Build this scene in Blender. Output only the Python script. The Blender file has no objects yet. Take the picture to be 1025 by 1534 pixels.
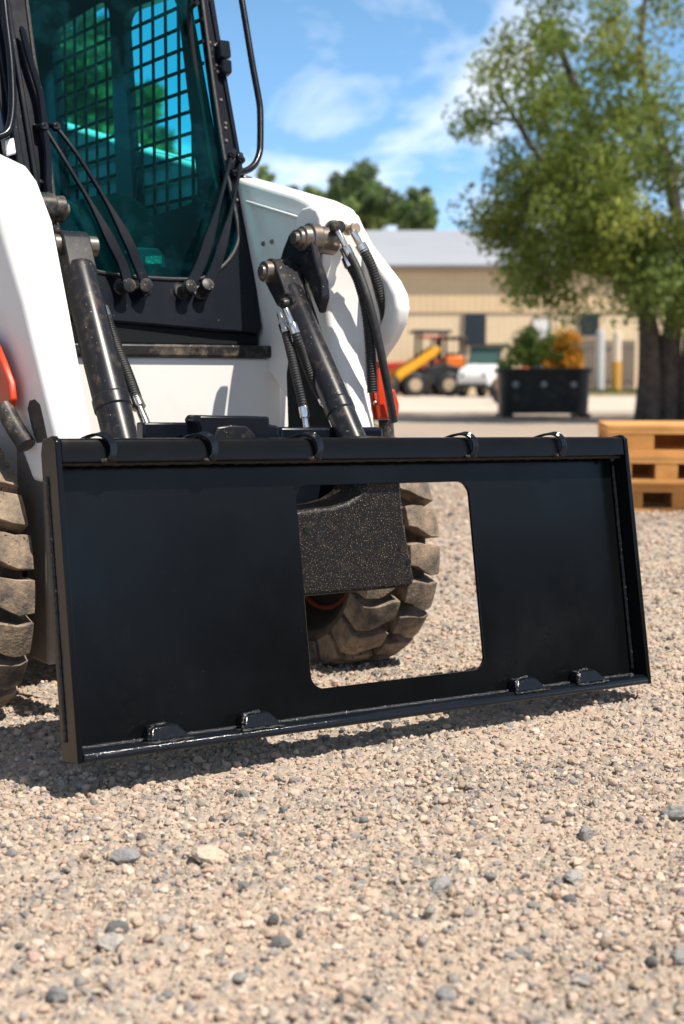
import bpy, bmesh, math, random
import numpy as np
from mathutils import Vector, Matrix, noise
R = math.radians
rng = random.Random(7)
sc = bpy.context.scene
col = sc.collection

# ------------------------------------------------------------------ camera, sky, sun, exposure
F_PX, HORIZON, CAM_H = 2130.0, 568.0, 0.66
PITCH = math.atan((767 - HORIZON) / F_PX)
cam_d = bpy.data.cameras.new('camera')
cam = bpy.data.objects.new('camera', cam_d); col.objects.link(cam); sc.camera = cam
cam.location = (0, 0, CAM_H); cam.rotation_euler = (math.pi/2 - PITCH, 0, 0)
cam_d.sensor_fit = 'VERTICAL'; cam_d.sensor_height = 36.0; cam_d.sensor_width = 24.0
cam_d.lens = F_PX * 36.0 / 1534.0
cam_d.clip_start = 0.05; cam_d.clip_end = 2000
cam_d.dof.use_dof = True; cam_d.dof.focus_distance = 2.55; cam_d.dof.aperture_fstop = 4.5

SUN = Vector((0.50, -0.36, 1.0)).normalized()
wd = bpy.data.worlds.new('World'); sc.world = wd; wd.use_nodes = True
nt = wd.node_tree; N = nt.nodes; LK = nt.links
bg = N['Background']; bg.inputs['Strength'].default_value = 0.1
sky = N.new('ShaderNodeTexSky'); sky.sky_type = 'NISHITA'; sky.sun_disc = False
sky.sun_elevation = math.asin(SUN.z); sky.sun_rotation = math.atan2(SUN.x, SUN.y)
sky.air_density = 1.0; sky.dust_density = 0.6; sky.ozone_density = 2.0
tc = N.new('ShaderNodeTexCoord'); sep = N.new('ShaderNodeSeparateXYZ'); LK.new(tc.outputs['Generated'], sep.inputs[0])
def wmath(op, a, b=None):
    n = N.new('ShaderNodeMath'); n.operation = op
    for i, v in enumerate((a, b)):
        if v is None: continue
        if isinstance(v, (int, float)): n.inputs[i].default_value = v
        else: LK.new(v, n.inputs[i])
    return n.outputs[0]
zz = wmath('ADD', wmath('MAXIMUM', sep.outputs['Z'], 0.0), 0.16)
cx = wmath('DIVIDE', sep.outputs['X'], zz); cy = wmath('DIVIDE', sep.outputs['Y'], zz)
skz = wmath('ADD', wmath('MULTIPLY', wmath('MAXIMUM', sep.outputs['Z'], 0.0), 1.25), 0.14)
skv = N.new('ShaderNodeCombineXYZ'); LK.new(sep.outputs['X'], skv.inputs[0]); LK.new(sep.outputs['Y'], skv.inputs[1]); LK.new(skz, skv.inputs[2])
vn = N.new('ShaderNodeVectorMath'); vn.operation = 'NORMALIZE'; LK.new(skv.outputs[0], vn.inputs[0]); LK.new(vn.outputs[0], sky.inputs[0])
comb = N.new('ShaderNodeCombineXYZ'); LK.new(cx, comb.inputs[0]); LK.new(cy, comb.inputs[1])
nz = N.new('ShaderNodeTexNoise'); nz.inputs['Scale'].default_value = 1.5; nz.inputs['Detail'].default_value = 8
nz.inputs['Roughness'].default_value = 0.55; nz.inputs['Distortion'].default_value = 0.4
mp = N.new('ShaderNodeMapping'); mp.inputs['Location'].default_value = (3.3, 1.9, 0); mp.inputs['Scale'].default_value = (1.5, 1.0, 1)
LK.new(comb.outputs[0], mp.inputs[0]); LK.new(mp.outputs[0], nz.inputs['Vector'])
cr = N.new('ShaderNodeValToRGB'); cr.color_ramp.elements[0].position = 0.485; cr.color_ramp.elements[1].position = 0.67
cr.color_ramp.elements[0].color = (0, 0, 0, 1); cr.color_ramp.elements[1].color = (0.85, 0.85, 0.85, 1)
nzb = wmath('ADD', nz.outputs[0], wmath('MULTIPLY', wmath('MAXIMUM', wmath('SUBTRACT', .19, sep.outputs['Z']), 0.0), .75)); LK.new(nzb, cr.inputs[0])
hs = N.new('ShaderNodeHueSaturation'); hs.inputs['Hue'].default_value = 0.489; hs.inputs['Saturation'].default_value = 1.12; hs.inputs['Value'].default_value = 1.72
LK.new(sky.outputs[0], hs.inputs['Color'])
mx = N.new('ShaderNodeMix'); mx.data_type = 'RGBA'
LK.new(cr.outputs[0], mx.inputs['Factor']); LK.new(hs.outputs[0], mx.inputs['A'])
mx.inputs['B'].default_value = (8.8, 9.1, 9.8, 1)
gr = N.new('ShaderNodeMapRange'); gr.interpolation_type = 'SMOOTHSTEP'; LK.new(sep.outputs['Z'], gr.inputs[0])
for k_, v_ in (('From Min', .10), ('From Max', .65), ('To Min', 1.06), ('To Max', .42)): gr.inputs[k_].default_value = v_
sc_ = N.new('ShaderNodeVectorMath'); sc_.operation = 'SCALE'; LK.new(mx.outputs['Result'], sc_.inputs[0]); LK.new(gr.outputs[0], sc_.inputs['Scale'])
gd = N.new('ShaderNodeMapRange'); LK.new(sep.outputs['Z'], gd.inputs[0])
for k_, v_ in (('From Min', .25), ('From Max', .6), ('To Min', 0.0), ('To Max', .6)): gd.inputs[k_].default_value = v_
mx2 = N.new('ShaderNodeMix'); mx2.data_type = 'RGBA'; LK.new(gd.outputs[0], mx2.inputs['Factor']); LK.new(sc_.outputs[0], mx2.inputs['A']); mx2.inputs['B'].default_value = (2.0, 2.1, 2.3, 1)
LK.new(mx2.outputs['Result'], bg.inputs['Color'])

sl = bpy.data.lights.new('sun', 'SUN'); sl.energy = 4.7; sl.angle = R(0.53); sl.color = (1.0, 0.925, 0.82)
so = bpy.data.objects.new('sun', sl); col.objects.link(so)
so.rotation_euler = (-SUN).to_track_quat('-Z', 'Y').to_euler(); so.location = (8, -4, 12)
sc.view_settings.view_transform = 'Standard'; sc.view_settings.look = 'None'
sc.view_settings.exposure = 0.56; sc.view_settings.gamma = 1.0; sc.view_settings.use_curve_mapping = False
sc.cycles.max_bounces = 8; sc.cycles.transparent_max_bounces = 12

# ------------------------------------------------------------------ measuring helpers
_c, _s = math.cos(PITCH), math.sin(PITCH)
def ray(px, py):
    dx = (px - 512.5) / F_PX; du = (767 - py) / F_PX
    return Vector((dx, _c + du*_s, -_s + du*_c))
EYE = Vector((0, 0, CAM_H))
def world_at(px, py, d):
    r = ray(px, py); return EYE + r * (d / r.y)
def ground_at(px, py):
    r = ray(px, py); return EYE + r * (-CAM_H / r.z)
YAW = 0.601
R0 = Vector((0.112, 2.498, 0))
AX = Vector((math.cos(YAW), math.sin(YAW), 0)); BX = Vector((-math.sin(YAW), math.cos(YAW), 0))
def tolocal(w):
    v = w - R0; return Vector((v.dot(AX), v.dot(BX), v.z))
EYE_L = tolocal(EYE)
def rayl(px, py):
    d = ray(px, py); return Vector((d.dot(AX), d.dot(BX), d.z))
def at(px, py, x=None, y=None, z=None):       # machine-frame point on the plane x= / y= / z=
    d = rayl(px, py)
    i, v = (0, x) if x is not None else (1, y) if y is not None else (2, z)
    return EYE_L + d * ((v - EYE_L[i]) / d[i])

# ------------------------------------------------------------------ object helpers
def tag(o, label=None, cat=None, group=None, kind=None):
    if label: o['label'] = label
    if cat: o['category'] = cat
    if group: o['group'] = group
    if kind: o['kind'] = kind
    return o
def empty(name, loc, rz=0.0):
    o = bpy.data.objects.new(name, None); col.objects.link(o)
    o.location = loc; o.rotation_euler = (0, 0, rz); o.empty_display_size = 0.1
    return o
def copy_tree(o, parent=None):
    c = o.copy(); col.objects.link(c)
    if parent is not None: c.parent = parent
    for ch in list(o.children): copy_tree(ch, c)
    return c

class MB:
    def __init__(s): s.v = []; s.f = []
    def add(s, verts, faces):
        b = len(s.v); s.v.extend([tuple(p) for p in verts]); s.f.extend([tuple(i + b for i in f) for f in faces])
    def box(s, lo, hi, M=None):
        x0, y0, z0 = lo; x1, y1, z1 = hi
        P = [Vector(p) for p in ((x0,y0,z0),(x1,y0,z0),(x1,y1,z0),(x0,y1,z0),(x0,y0,z1),(x1,y0,z1),(x1,y1,z1),(x0,y1,z1))]
        if M is not None: P = [M @ p for p in P]
        s.add(P, [(3,2,1,0),(4,5,6,7),(0,1,5,4),(1,2,6,5),(2,3,7,6),(3,0,4,7)])
    def loft(s, A, B):                          # two matching rings -> closed solid
        n = len(A); s.add(list(A) + list(B), [tuple(range(n-1, -1, -1)), tuple(range(n, 2*n))] +
                          [(i, (i+1) % n, n + (i+1) % n, n + i) for i in range(n)])
    def prism(s, pts, off):
        off = Vector(off); pts = [Vector(p) for p in pts]
        s.loft(pts, [p + off for p in pts])
    def tube(s, pts, r, n=10, cap=True):
        pts = [Vector(p) for p in pts]; m = len(pts)
        rr = r if isinstance(r, (list, tuple)) else [r]*m
        up = None; V = []
        for i in range(m):
            t = (pts[min(i+1, m-1)] - pts[max(i-1, 0)])
            if t.length < 1e-9: t = Vector((0, 0, 1))
            t.normalize()
            if up is None:
                a = Vector((0, 0, 1)) if abs(t.z) < .9 else Vector((1, 0, 0)); up = (a - t*a.dot(t)).normalized()
            else:
                up = (up - t*up.dot(t)).normalized()
            w = t.cross(up)
            for k in range(n):
                a = 2*math.pi*k/n; V.append(pts[i] + (up*math.cos(a) + w*math.sin(a))*rr[i])
        Fc = [(i*n+k, i*n+(k+1) % n, (i+1)*n+(k+1) % n, (i+1)*n+k) for i in range(m-1) for k in range(n)]
        if cap: Fc += [tuple(range(n-1, -1, -1)), tuple(range((m-1)*n, m*n))]
        s.add(V, Fc)
    def cyl(s, a, b, r, n=20): s.tube([a, b], r, n)
    def lathe(s, prof, o, ax, n=32, closed=False):   # prof: (dist along ax, radius)
        ax = Vector(ax).normalized(); a = Vector((0, 0, 1)) if abs(ax.z) < .9 else Vector((1, 0, 0))
        u = (a - ax*a.dot(ax)).normalized(); w = ax.cross(u); o = Vector(o); m = len(prof); V = []
        for h, r in prof:
            for k in range(n):
                t = 2*math.pi*k/n; V.append(o + ax*h + (u*math.cos(t) + w*math.sin(t))*r)
        mm = m if closed else m-1
        Fc = [(i*n+k, i*n+(k+1) % n, ((i+1) % m)*n+(k+1) % n, ((i+1) % m)*n+k) for i in range(mm) for k in range(n)]
        if not closed: Fc += [tuple(range(n-1, -1, -1)), tuple(range((m-1)*n, m*n))]
        s.add(V, Fc)
    def build(s, name, mat, parent=None, loc=(0, 0, 0), bevel=0.0, seg=2, angle=32, recalc=True):
        me = bpy.data.meshes.new(name); me.from_pydata(s.v, [], s.f)
        if recalc:
            bm = bmesh.new(); bm.from_mesh(me); bmesh.ops.recalc_face_normals(bm, faces=bm.faces); bm.to_mesh(me); bm.free()
        return link(name, me, mat, parent, loc, bevel, seg, angle)
def link(name, me, mat, parent=None, loc=(0, 0, 0), bevel=0.0, seg=2, angle=32):
    if mat: me.materials.append(mat)
    me.shade_smooth(); me.set_sharp_from_angle(angle=R(angle))
    o = bpy.data.objects.new(name, me); col.objects.link(o); o.location = loc
    if parent is not None: o.parent = parent
    if bevel:
        b = o.modifiers.new('bevel', 'BEVEL'); b.width = bevel; b.segments = seg; b.limit_method = 'ANGLE'; b.angle_limit = R(30)
        b.harden_normals = False
    return o
def slab(outer, holes, th, O, ex, ey):
    """flat sheet with holes: 2D outline(s) -> (verts, faces) solid of thickness th behind the plane O,ex,ey"""
    cu = bpy.data.curves.new('tmp', 'CURVE'); cu.dimensions = '2D'; cu.fill_mode = 'BOTH'; cu.extrude = th/2
    for ring in [outer] + list(holes):
        sp = cu.splines.new('POLY'); sp.points.add(len(ring)-1); sp.use_cyclic_u = True
        for p, q in zip(sp.points, ring): p.co = (q[0], q[1], 0, 1)
    ob = bpy.data.objects.new('tmp', cu); me = bpy.data.meshes.new_from_object(ob)
    ex = Vector(ex); ey = Vector(ey); n = ex.cross(ey); O = Vector(O)
    bm = bmesh.new(); bm.from_mesh(me); bmesh.ops.remove_doubles(bm, verts=bm.verts, dist=1e-6); bm.to_mesh(me); bm.free()
    V = [O + ex*v.co.x + ey*v.co.y + n*(v.co.z - th/2) for v in me.vertices]
    Fc = [tuple(p.vertices) for p in me.polygons]
    bpy.data.objects.remove(ob); bpy.data.curves.remove(cu); bpy.data.meshes.remove(me)
    return V, Fc
def rrect(x0, y0, x1, y1, r, n=6):
    out = []
    for cx_, cy_, a0 in ((x1-r, y0+r, -90), (x1-r, y1-r, 0), (x0+r, y1-r, 90), (x0+r, y0+r, 180)):
        for k in range(n+1):
            a = R(a0 + 90*k/n); out.append((cx_ + r*math.cos(a), cy_ + r*math.sin(a)))
    return out
def smooth_path(pts, k=6):
    P = [Vector(p) for p in pts]; out = []
    for i in range(len(P)-1):
        p0 = P[max(i-1, 0)]; p1 = P[i]; p2 = P[i+1]; p3 = P[min(i+2, len(P)-1)]
        for j in range(k):
            t = j/k
            out.append(0.5*((2*p1) + (p2-p0)*t + (2*p0-5*p1+4*p2-p3)*t*t + (3*p1-p0-3*p2+p3)*t**3))
    out.append(P[-1]); return out
def corner_poly(pts, r):
    out = []; n_ = len(pts)
    for i in range(n_):
        p = Vector(pts[i]); a = Vector(pts[i-1]); b_ = Vector(pts[(i+1) % n_])
        u = p + (a-p).normalized()*r; v = p + (b_-p).normalized()*r
        for k in range(5):
            t = k/4; out.append(tuple(u*(1-t)**2 + p*2*t*(1-t) + v*t*t))
    return out
def round_poly(pts, r=None, n=5):                # chaikin-style smoothing of a closed 2D outline
    for _ in range(n if n < 4 else 2):
        q = []
        for i in range(len(pts)):
            a = Vector(pts[i]); b = Vector(pts[(i+1) % len(pts)]); q += [tuple(a*.75+b*.25), tuple(a*.25+b*.75)]
        pts = q
    return pts

# ------------------------------------------------------------------ materials
def mat(name, base, rough=0.5, metal=0.0, coat=0.0, dust=None, dust_amt=0.0, dust_scale=30.0, specks=None, speck_scale=300., speck_pos=0.66,
        bump=0.0, bump_scale=80.0, var=0.0, var_scale=8.0, rough_var=0.0, spec=0.5, coat_rough=0.1):
    m = bpy.data.materials.new(name); m.use_nodes = True
    nt = m.node_tree; n = nt.nodes; l = nt.links; b = n['Principled BSDF']
    b.inputs['Roughness'].default_value = rough; b.inputs['Metallic'].default_value = metal
    b.inputs['Specular IOR Level'].default_value = spec
    b.inputs['Coat Weight'].default_value = coat; b.inputs['Coat Roughness'].default_value = coat_rough
    t = n.new('ShaderNodeTexCoord')
    def noise_(scale, detail=6, rough_=0.6):
        k = n.new('ShaderNodeTexNoise'); k.inputs['Scale'].default_value = scale; k.inputs['Detail'].default_value = detail
        k.inputs['Roughness'].default_value = rough_; l.new(t.outputs['Object'], k.inputs['Vector']); return k.outputs[0]
    def ramp(f, a, b_, ca=(0,0,0,1), cb=(1,1,1,1)):
        k = n.new('ShaderNodeValToRGB'); k.color_ramp.elements[0].position = a; k.color_ramp.elements[1].position = b_
        k.color_ramp.elements[0].color = ca; k.color_ramp.elements[1].color = cb; l.new(f, k.inputs[0]); return k.outputs[0]
    def mix(f, a, b_):
        k = n.new('ShaderNodeMix'); k.data_type = 'RGBA'
        if isinstance(f, float): k.inputs['Factor'].default_value = f
        else: l.new(f, k.inputs['Factor'])
        for s_, v in (('A', a), ('B', b_)):
            if isinstance(v, tuple): k.inputs[s_].default_value = (*v[:3], 1)
            else: l.new(v, k.inputs[s_])
        return k.outputs['Result']
    c = tuple(base)
    if var:
        f = noise_(var_scale)
        c = mix(ramp(f, .3, .7), tuple(x*(1-var) for x in base), tuple(min(1, x*(1+var)) for x in base))
    if dust_amt:
        f = ramp(noise_(dust_scale, 9, .7), .62-.25*dust_amt, .80-.1*dust_amt, cb=(dust_amt,)*3+(1,))
        c = mix(f, c, dust)
    if specks:
        f = ramp(noise_(speck_scale, 3, .5), speck_pos, speck_pos+.035)
        c = mix(f, c, specks)
    if isinstance(c, tuple): b.inputs['Base Color'].default_value = (*c[:3], 1)
    else: l.new(c, b.inputs['Base Color'])
    if rough_var:
        f = noise_(6.0, 8, .65); k = n.new('ShaderNodeMapRange'); l.new(f, k.inputs[0])
        k.inputs['From Min'].default_value = .3; k.inputs['From Max'].default_value = .7
        k.inputs['To Min'].default_value = max(0.02, rough-rough_var); k.inputs['To Max'].default_value = min(1, rough+rough_var)
        l.new(k.outputs[0], b.inputs['Roughness'])
    if bump:
        k = n.new('ShaderNodeBump'); k.inputs['Strength'].default_value = bump; k.inputs['Distance'].default_value = 0.004
        l.new(noise_(bump_scale, 5, .6), k.inputs['Height']); l.new(k.outputs[0], b.inputs['Normal'])
    return m
DUST = (0.36, 0.27, 0.19)
M_black = mat('gloss_black_paint', (.0030, .0033, .0040), .21, dust=(.020,.018,.016), dust_amt=.22, dust_scale=5, rough_var=.07, specks=(.08,.07,.06), speck_scale=330, speck_pos=.73, spec=.23, bump=.03, bump_scale=6)
M_blackrail = mat('wet_black_paint', (.005, .007, .011), .12, spec=.4, bump=.25, bump_scale=110, specks=(.4,.36,.3), speck_scale=160, speck_pos=.74)
M_weld = mat('painted_weld', (.006, .007, .009), .25, bump=.9, bump_scale=190, spec=.6, specks=(.30,.28,.25), speck_scale=120, speck_pos=.66)
M_white = mat('white_machine_paint', (.80, .785, .76), .38, coat=.08, dust=(.50,.42,.34), dust_amt=.30, dust_scale=5, rough_var=.08, specks=(.42,.34,.26), speck_scale=75, speck_pos=.745)
M_whited = mat('muddy_white_paint', (.46, .41, .36), .62, dust=(.24,.15,.09), dust_amt=.75, dust_scale=7, bump=.3, bump_scale=60)
M_cab = mat('cab_black_paint', (.006, .008, .013), .22, spec=.22, specks=(.20,.18,.16), speck_scale=130, speck_pos=.735, rough_var=.06)
M_inside = mat('cab_lining', (.008, .010, .012), .8, spec=.2)
M_steel = mat('worn_dark_steel', (.018, .018, .020), .42, spec=.3, dust=DUST, dust_amt=.55, dust_scale=26, specks=(.40,.33,.26), speck_scale=210, speck_pos=.68, rough_var=.1)
M_cyl = mat('cylinder_paint', (.012, .013, .017), .30, spec=.35, dust=(.22,.16,.10), dust_amt=.40, dust_scale=40, specks=(.42,.34,.25), speck_scale=170, speck_pos=.70, rough_var=.08)
M_cross = mat('specked_black_steel', (.008, .008, .009), .45, spec=.25, dust=(.10,.075,.055), dust_amt=.35, dust_scale=45, specks=(.27,.21,.15), speck_scale=400, speck_pos=.618, bump=.35, bump_scale=150)
M_chrome = mat('zinc_fitting', (.62, .60, .57), .22, metal=1.0, dust=DUST, dust_amt=.3, dust_scale=90)
M_pin = mat('greasy_pin_steel', (.20, .18, .16), .35, metal=.8, dust=(.18,.11,.06), dust_amt=.6, dust_scale=50)
M_rubber = mat('hose_rubber', (.014, .014, .015), .55, dust=(.20,.16,.12), dust_amt=.3, dust_scale=60, bump=.3, bump_scale=260)
M_tyre = mat('dusty_tyre_rubber', (.085, .074, .063), .88, dust=(.44,.32,.215), dust_amt=.95, dust_scale=18, bump=.7, bump_scale=150, specks=(.02,.02,.02), speck_scale=110, speck_pos=.66)
M_groove = mat('tyre_carcass_rubber', (.04, .036, .032), .85, dust=(.22,.15,.09), dust_amt=.8, dust_scale=18, bump=.4, bump_scale=90)
M_rim = mat('dark_rim', (.008, .007, .007), .6, dust=(.06,.04,.025), dust_amt=.4, dust_scale=20)
M_orange = mat('orange_lever_paint', (.58, .045, .008), .35, coat=.2, dust=(.25,.10,.05), dust_amt=.2, dust_scale=30)
M_seat = mat('seat_cover', (.006, .007, .009), .8, spec=.08, bump=.2, bump_scale=120)
M_label = mat('brown_plate', (.25, .17, .12), .35, specks=(.6,.55,.5), speck_scale=220, speck_pos=.58)

def glass_mat(name, tint, rough=0.0, f0=0.5):
    m = bpy.data.materials.new(name); m.use_nodes = True; n = m.node_tree.nodes; l = m.node_tree.links
    n.remove(n['Principled BSDF']); out = n['Material Output']
    tr = n.new('ShaderNodeBsdfTransparent'); tr.inputs[0].default_value = (*tint, 1)
    gl = n.new('ShaderNodeBsdfGlossy'); gl.inputs['Roughness'].default_value = rough; gl.inputs[0].default_value = (1, 1, 1, 1)
    df = n.new('ShaderNodeBsdfDiffuse'); df.inputs[0].default_value = (.06, .36, .45, 1)  # teal diffuse veil, a painted haze mixed over the clear tint
    fr = n.new('ShaderNodeFresnel'); fr.inputs[0].default_value = 1.15
    t = n.new('ShaderNodeTexCoord'); k = n.new('ShaderNodeTexNoise'); k.inputs['Scale'].default_value = 7; k.inputs['Detail'].default_value = 9; k.inputs['Roughness'].default_value = .7
    l.new(t.outputs['Object'], k.inputs['Vector'])
    r = n.new('ShaderNodeValToRGB'); r.color_ramp.elements[0].position = .50; r.color_ramp.elements[1].position = .78
    r.color_ramp.elements[0].color = (.005,)*3+(1,); r.color_ramp.elements[1].color = (.050,)*3+(1,); l.new(k.outputs[0], r.inputs[0])
    m1 = n.new('ShaderNodeMixShader'); l.new(r.outputs[0], m1.inputs[0]); l.new(tr.outputs[0], m1.inputs[1]); l.new(df.outputs[0], m1.inputs[2])
    m2 = n.new('ShaderNodeMixShader'); l.new(fr.outputs[0], m2.inputs[0]); l.new(m1.outputs[0], m2.inputs[1]); l.new(gl.outputs[0], m2.inputs[2])
    l.new(m2.outputs[0], out.inputs[0]); return m
M_glass = glass_mat('teal_tinted_glass', (.25, .88, .88))

def attr_mat(name, rough=0.9, spec=0.3, translucent=0.0, bump=0.0, bump_scale=200., mottle=0.0):
    m = bpy.data.materials.new(name); m.use_nodes = True; n = m.node_tree.nodes; l = m.node_tree.links; b = n['Principled BSDF']
    a = n.new('ShaderNodeAttribute'); a.attribute_name = 'tone'
    b.inputs['Roughness'].default_value = rough; b.inputs['Specular IOR Level'].default_value = spec
    c = a.outputs['Color']; t = n.new('ShaderNodeTexCoord')
    if mottle:
        k = n.new('ShaderNodeTexNoise'); k.inputs['Scale'].default_value = 260; k.inputs['Detail'].default_value = 5; k.inputs['Roughness'].default_value = .7
        l.new(t.outputs['Object'], k.inputs['Vector']); mr = n.new('ShaderNodeMapRange'); l.new(k.outputs[0], mr.inputs[0])
        mr.inputs['From Min'].default_value = .25; mr.inputs['From Max'].default_value = .75
        mr.inputs['To Min'].default_value = 1-mottle; mr.inputs['To Max'].default_value = 1+mottle
        vm = n.new('ShaderNodeVectorMath'); vm.operation = 'SCALE'; l.new(c, vm.inputs[0]); l.new(mr.outputs[0], vm.inputs['Scale']); c = vm.outputs[0]
    l.new(c, b.inputs['Base Color'])
    if bump:
        k = n.new('ShaderNodeTexNoise'); k.inputs['Scale'].default_value = bump_scale; k.inputs['Detail'].default_value = 4; l.new(t.outputs['Object'], k.inputs['Vector'])
        bp = n.new('ShaderNodeBump'); bp.inputs['Strength'].default_value = bump; bp.inputs['Distance'].default_value = .003
        l.new(k.outputs[0], bp.inputs['Height']); l.new(bp.outputs[0], b.inputs['Normal'])
    if translucent:
        tr = n.new('ShaderNodeBsdfTranslucent'); l.new(c, tr.inputs[0]); ms = n.new('ShaderNodeMixShader'); ms.inputs[0].default_value = translucent
        l.new(b.outputs[0], ms.inputs[1]); l.new(tr.outputs[0], ms.inputs[2]); l.new(ms.outputs[0], n['Material Output'].inputs[0])
    return m

# ------------------------------------------------------------------ ground
def ground_material():
    m = bpy.data.materials.new('gravel_ground'); m.use_nodes = True; n = m.node_tree.nodes; l = m.node_tree.links; b = n['Principled BSDF']
    b.inputs['Roughness'].default_value = .95; b.inputs['Specular IOR Level'].default_value = .15
    t = n.new('ShaderNodeTexCoord')
    def noise_(s, d=6, r=.6):
        k = n.new('ShaderNodeTexNoise'); k.inputs['Scale'].default_value = s; k.inputs['Detail'].default_value = d; k.inputs['Roughness'].default_value = r
        l.new(t.outputs['Object'], k.inputs['Vector']); return k.outputs[0]
    def ramp(f, els):
        k = n.new('ShaderNodeValToRGB'); e = k.color_ramp.elements
        while len(e) < len(els): e.new(.5)
        for q, (p, c) in zip(e, els): q.position = p; q.color = (*c, 1)
        l.new(f, k.inputs[0]); return k.outputs[0]
    def mix(f, a, b_, mode='MIX'):
        k = n.new('ShaderNodeMix'); k.data_type = 'RGBA'; k.blend_type = mode
        if isinstance(f, float): k.inputs['Factor'].default_value = f
        else: l.new(f, k.inputs['Factor'])
        l.new(a, k.inputs['A']); l.new(b_, k.inputs['B']); return k.outputs['Result']
    vo = n.new('ShaderNodeTexVoronoi'); vo.inputs['Scale'].default_value = 75; l.new(t.outputs['Object'], vo.inputs['Vector'])
    cell = ramp(vo.outputs['Color'], [(.1, (.19,.18,.168)), (.35, (.37,.305,.25)), (.7, (.43,.355,.29)), (.95, (.48,.42,.355))])
    fine = ramp(noise_(55, 8, .75), [(.3, (.25,.205,.165)), (.7, (.48,.39,.315))])
    c = mix(.5, fine, cell)
    big = ramp(noise_(.35, 5, .6), [(.3, (.86,.86,.88)), (.7, (1.08,1.04,1.0))])
    c = mix(1.0, c, big, 'MULTIPLY')
    l.new(c, b.inputs['Base Color'])
    bp = n.new('ShaderNodeBump'); bp.inputs['Strength'].default_value = .8; bp.inputs['Distance'].default_value = .012
    l.new(noise_(60, 8, .7), bp.inputs['Height'])
    bp2 = n.new('ShaderNodeBump'); bp2.inputs['Strength'].default_value = .5; bp2.inputs['Distance'].default_value = .006; bp2.invert = True
    l.new(vo.outputs['Distance'], bp2.inputs['Height']); l.new(bp.outputs[0], bp2.inputs['Normal']); l.new(bp2.outputs[0], b.inputs['Normal'])
    return m
g = MB(); g.add([(-500,-60,0),(500,-60,0),(500,900,0),(-500,900,0)], [(0,1,2,3)])
tag(g.build('ground', ground_material()), kind='structure')

def ico(sub):
    bm = bmesh.new(); bmesh.ops.create_icosphere(bm, subdivisions=sub, radius=1.0)
    V = np.array([v.co[:] for v in bm.verts]); Fc = np.array([[v.index for v in f.verts] for f in bm.faces]); bm.free(); return V, Fc
def rock_protos(sub, count, seed):
    V, Fc = ico(sub); r = np.random.default_rng(seed); out = []
    for k in range(count):
        P = V.copy()
        for _ in range(9):                       # chip flat facets off a ball
            d = r.normal(size=3); d /= np.linalg.norm(d); h = r.uniform(.55, .9)
            dot = P @ d; over = np.maximum(dot - h, 0); P -= np.outer(over*.92, d)
        P *= r.uniform(.92, 1.08, size=(len(P), 1)) if sub > 1 else r.uniform(.85, 1.12, size=(len(P), 1))
        P *= np.array([1, r.uniform(.65, 1.0), r.uniform(.45, .8)]); out.append(P)
    return out, Fc
TONES = np.array([(.46,.352,.272),(.52,.415,.33),(.375,.29,.222),(.53,.45,.375),(.31,.28,.255),(.22,.21,.202),(.12,.118,.116),(.48,.352,.272),(.355,.305,.262)])
TW = np.array([.25,.18,.16,.06,.10,.06,.025,.10,.08])
def rocks_mesh(name, pos, rad, sub, seed, sink, material, tones=None):
    r = np.random.default_rng(seed); protos, Fc = rock_protos(sub, 14, seed+1); n = len(pos)
    nv = len(protos[0]); nf = len(Fc)
    idx = r.integers(0, len(protos), n); PR = np.array(protos)[idx]
    a = r.uniform(0, 2*np.pi, n); ca, sa = np.cos(a)[:, None], np.sin(a)[:, None]
    tl = r.normal(0, .35, n); ct, st = np.cos(tl)[:, None], np.sin(tl)[:, None]
    x, y, z = PR[..., 0], PR[..., 1], PR[..., 2]
    y, z = y*ct - z*st, y*st + z*ct
    x, y = x*ca - y*sa, x*sa + y*ca
    P = np.stack([x, y, z], -1)*rad[:, None, None]
    P[..., 0] += pos[:, 0][:, None]; P[..., 1] += pos[:, 1][:, None]; P[..., 2] += (rad*sink)[:, None] + (pos[:, 2][:, None] if pos.shape[1] > 2 else 0)
    me = bpy.data.meshes.new(name); me.vertices.add(n*nv); me.vertices.foreach_set('co', P.reshape(-1).astype(np.float32))
    FF = (Fc[None] + (np.arange(n)*nv)[:, None, None]).reshape(-1, 3)
    me.loops.add(len(FF)*3); me.loops.foreach_set('vertex_index', FF.reshape(-1).astype(np.int32))
    me.polygons.add(len(FF)); me.polygons.foreach_set('loop_start', np.arange(0, len(FF)*3, 3, dtype=np.int32))
    me.polygons.foreach_set('loop_total', np.full(len(FF), 3, dtype=np.int32)); me.update(calc_edges=True)
    if tones is None:
        tones = TONES[r.choice(len(TONES), n, p=TW/TW.sum())]*r.uniform(.8, 1.14, (n, 1))*r.uniform(.97, 1.03, (n, 3))
    at_ = me.attributes.new('tone', 'FLOAT_COLOR', 'POINT')
    C4 = np.ones((n, nv, 4), np.float32); C4[..., :3] = tones[:, None, :]; at_.data.foreach_set('color', C4.reshape(-1))
    me.materials.append(material); return me
M_stone = attr_mat('gravel_stone', .92, .2, bump=.5, bump_scale=300, mottle=.22)
def scatter(d0, d1, dens, seed, margin=.42):
    r = np.random.default_rng(seed); hw = lambda d: d*.2405*(1+margin)+.22
    A = (hw(d0)+hw(d1))*(d1-d0); n = int(A*dens)
    d = r.uniform(d0, d1, n*2); x = r.uniform(-1, 1, n*2)*hw(d1); k = np.abs(x) < hw(d)
    x, d = x[k][:n], d[k][:n]; return np.stack([x, d, bed_height(x, d)[0]], -1)
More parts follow.
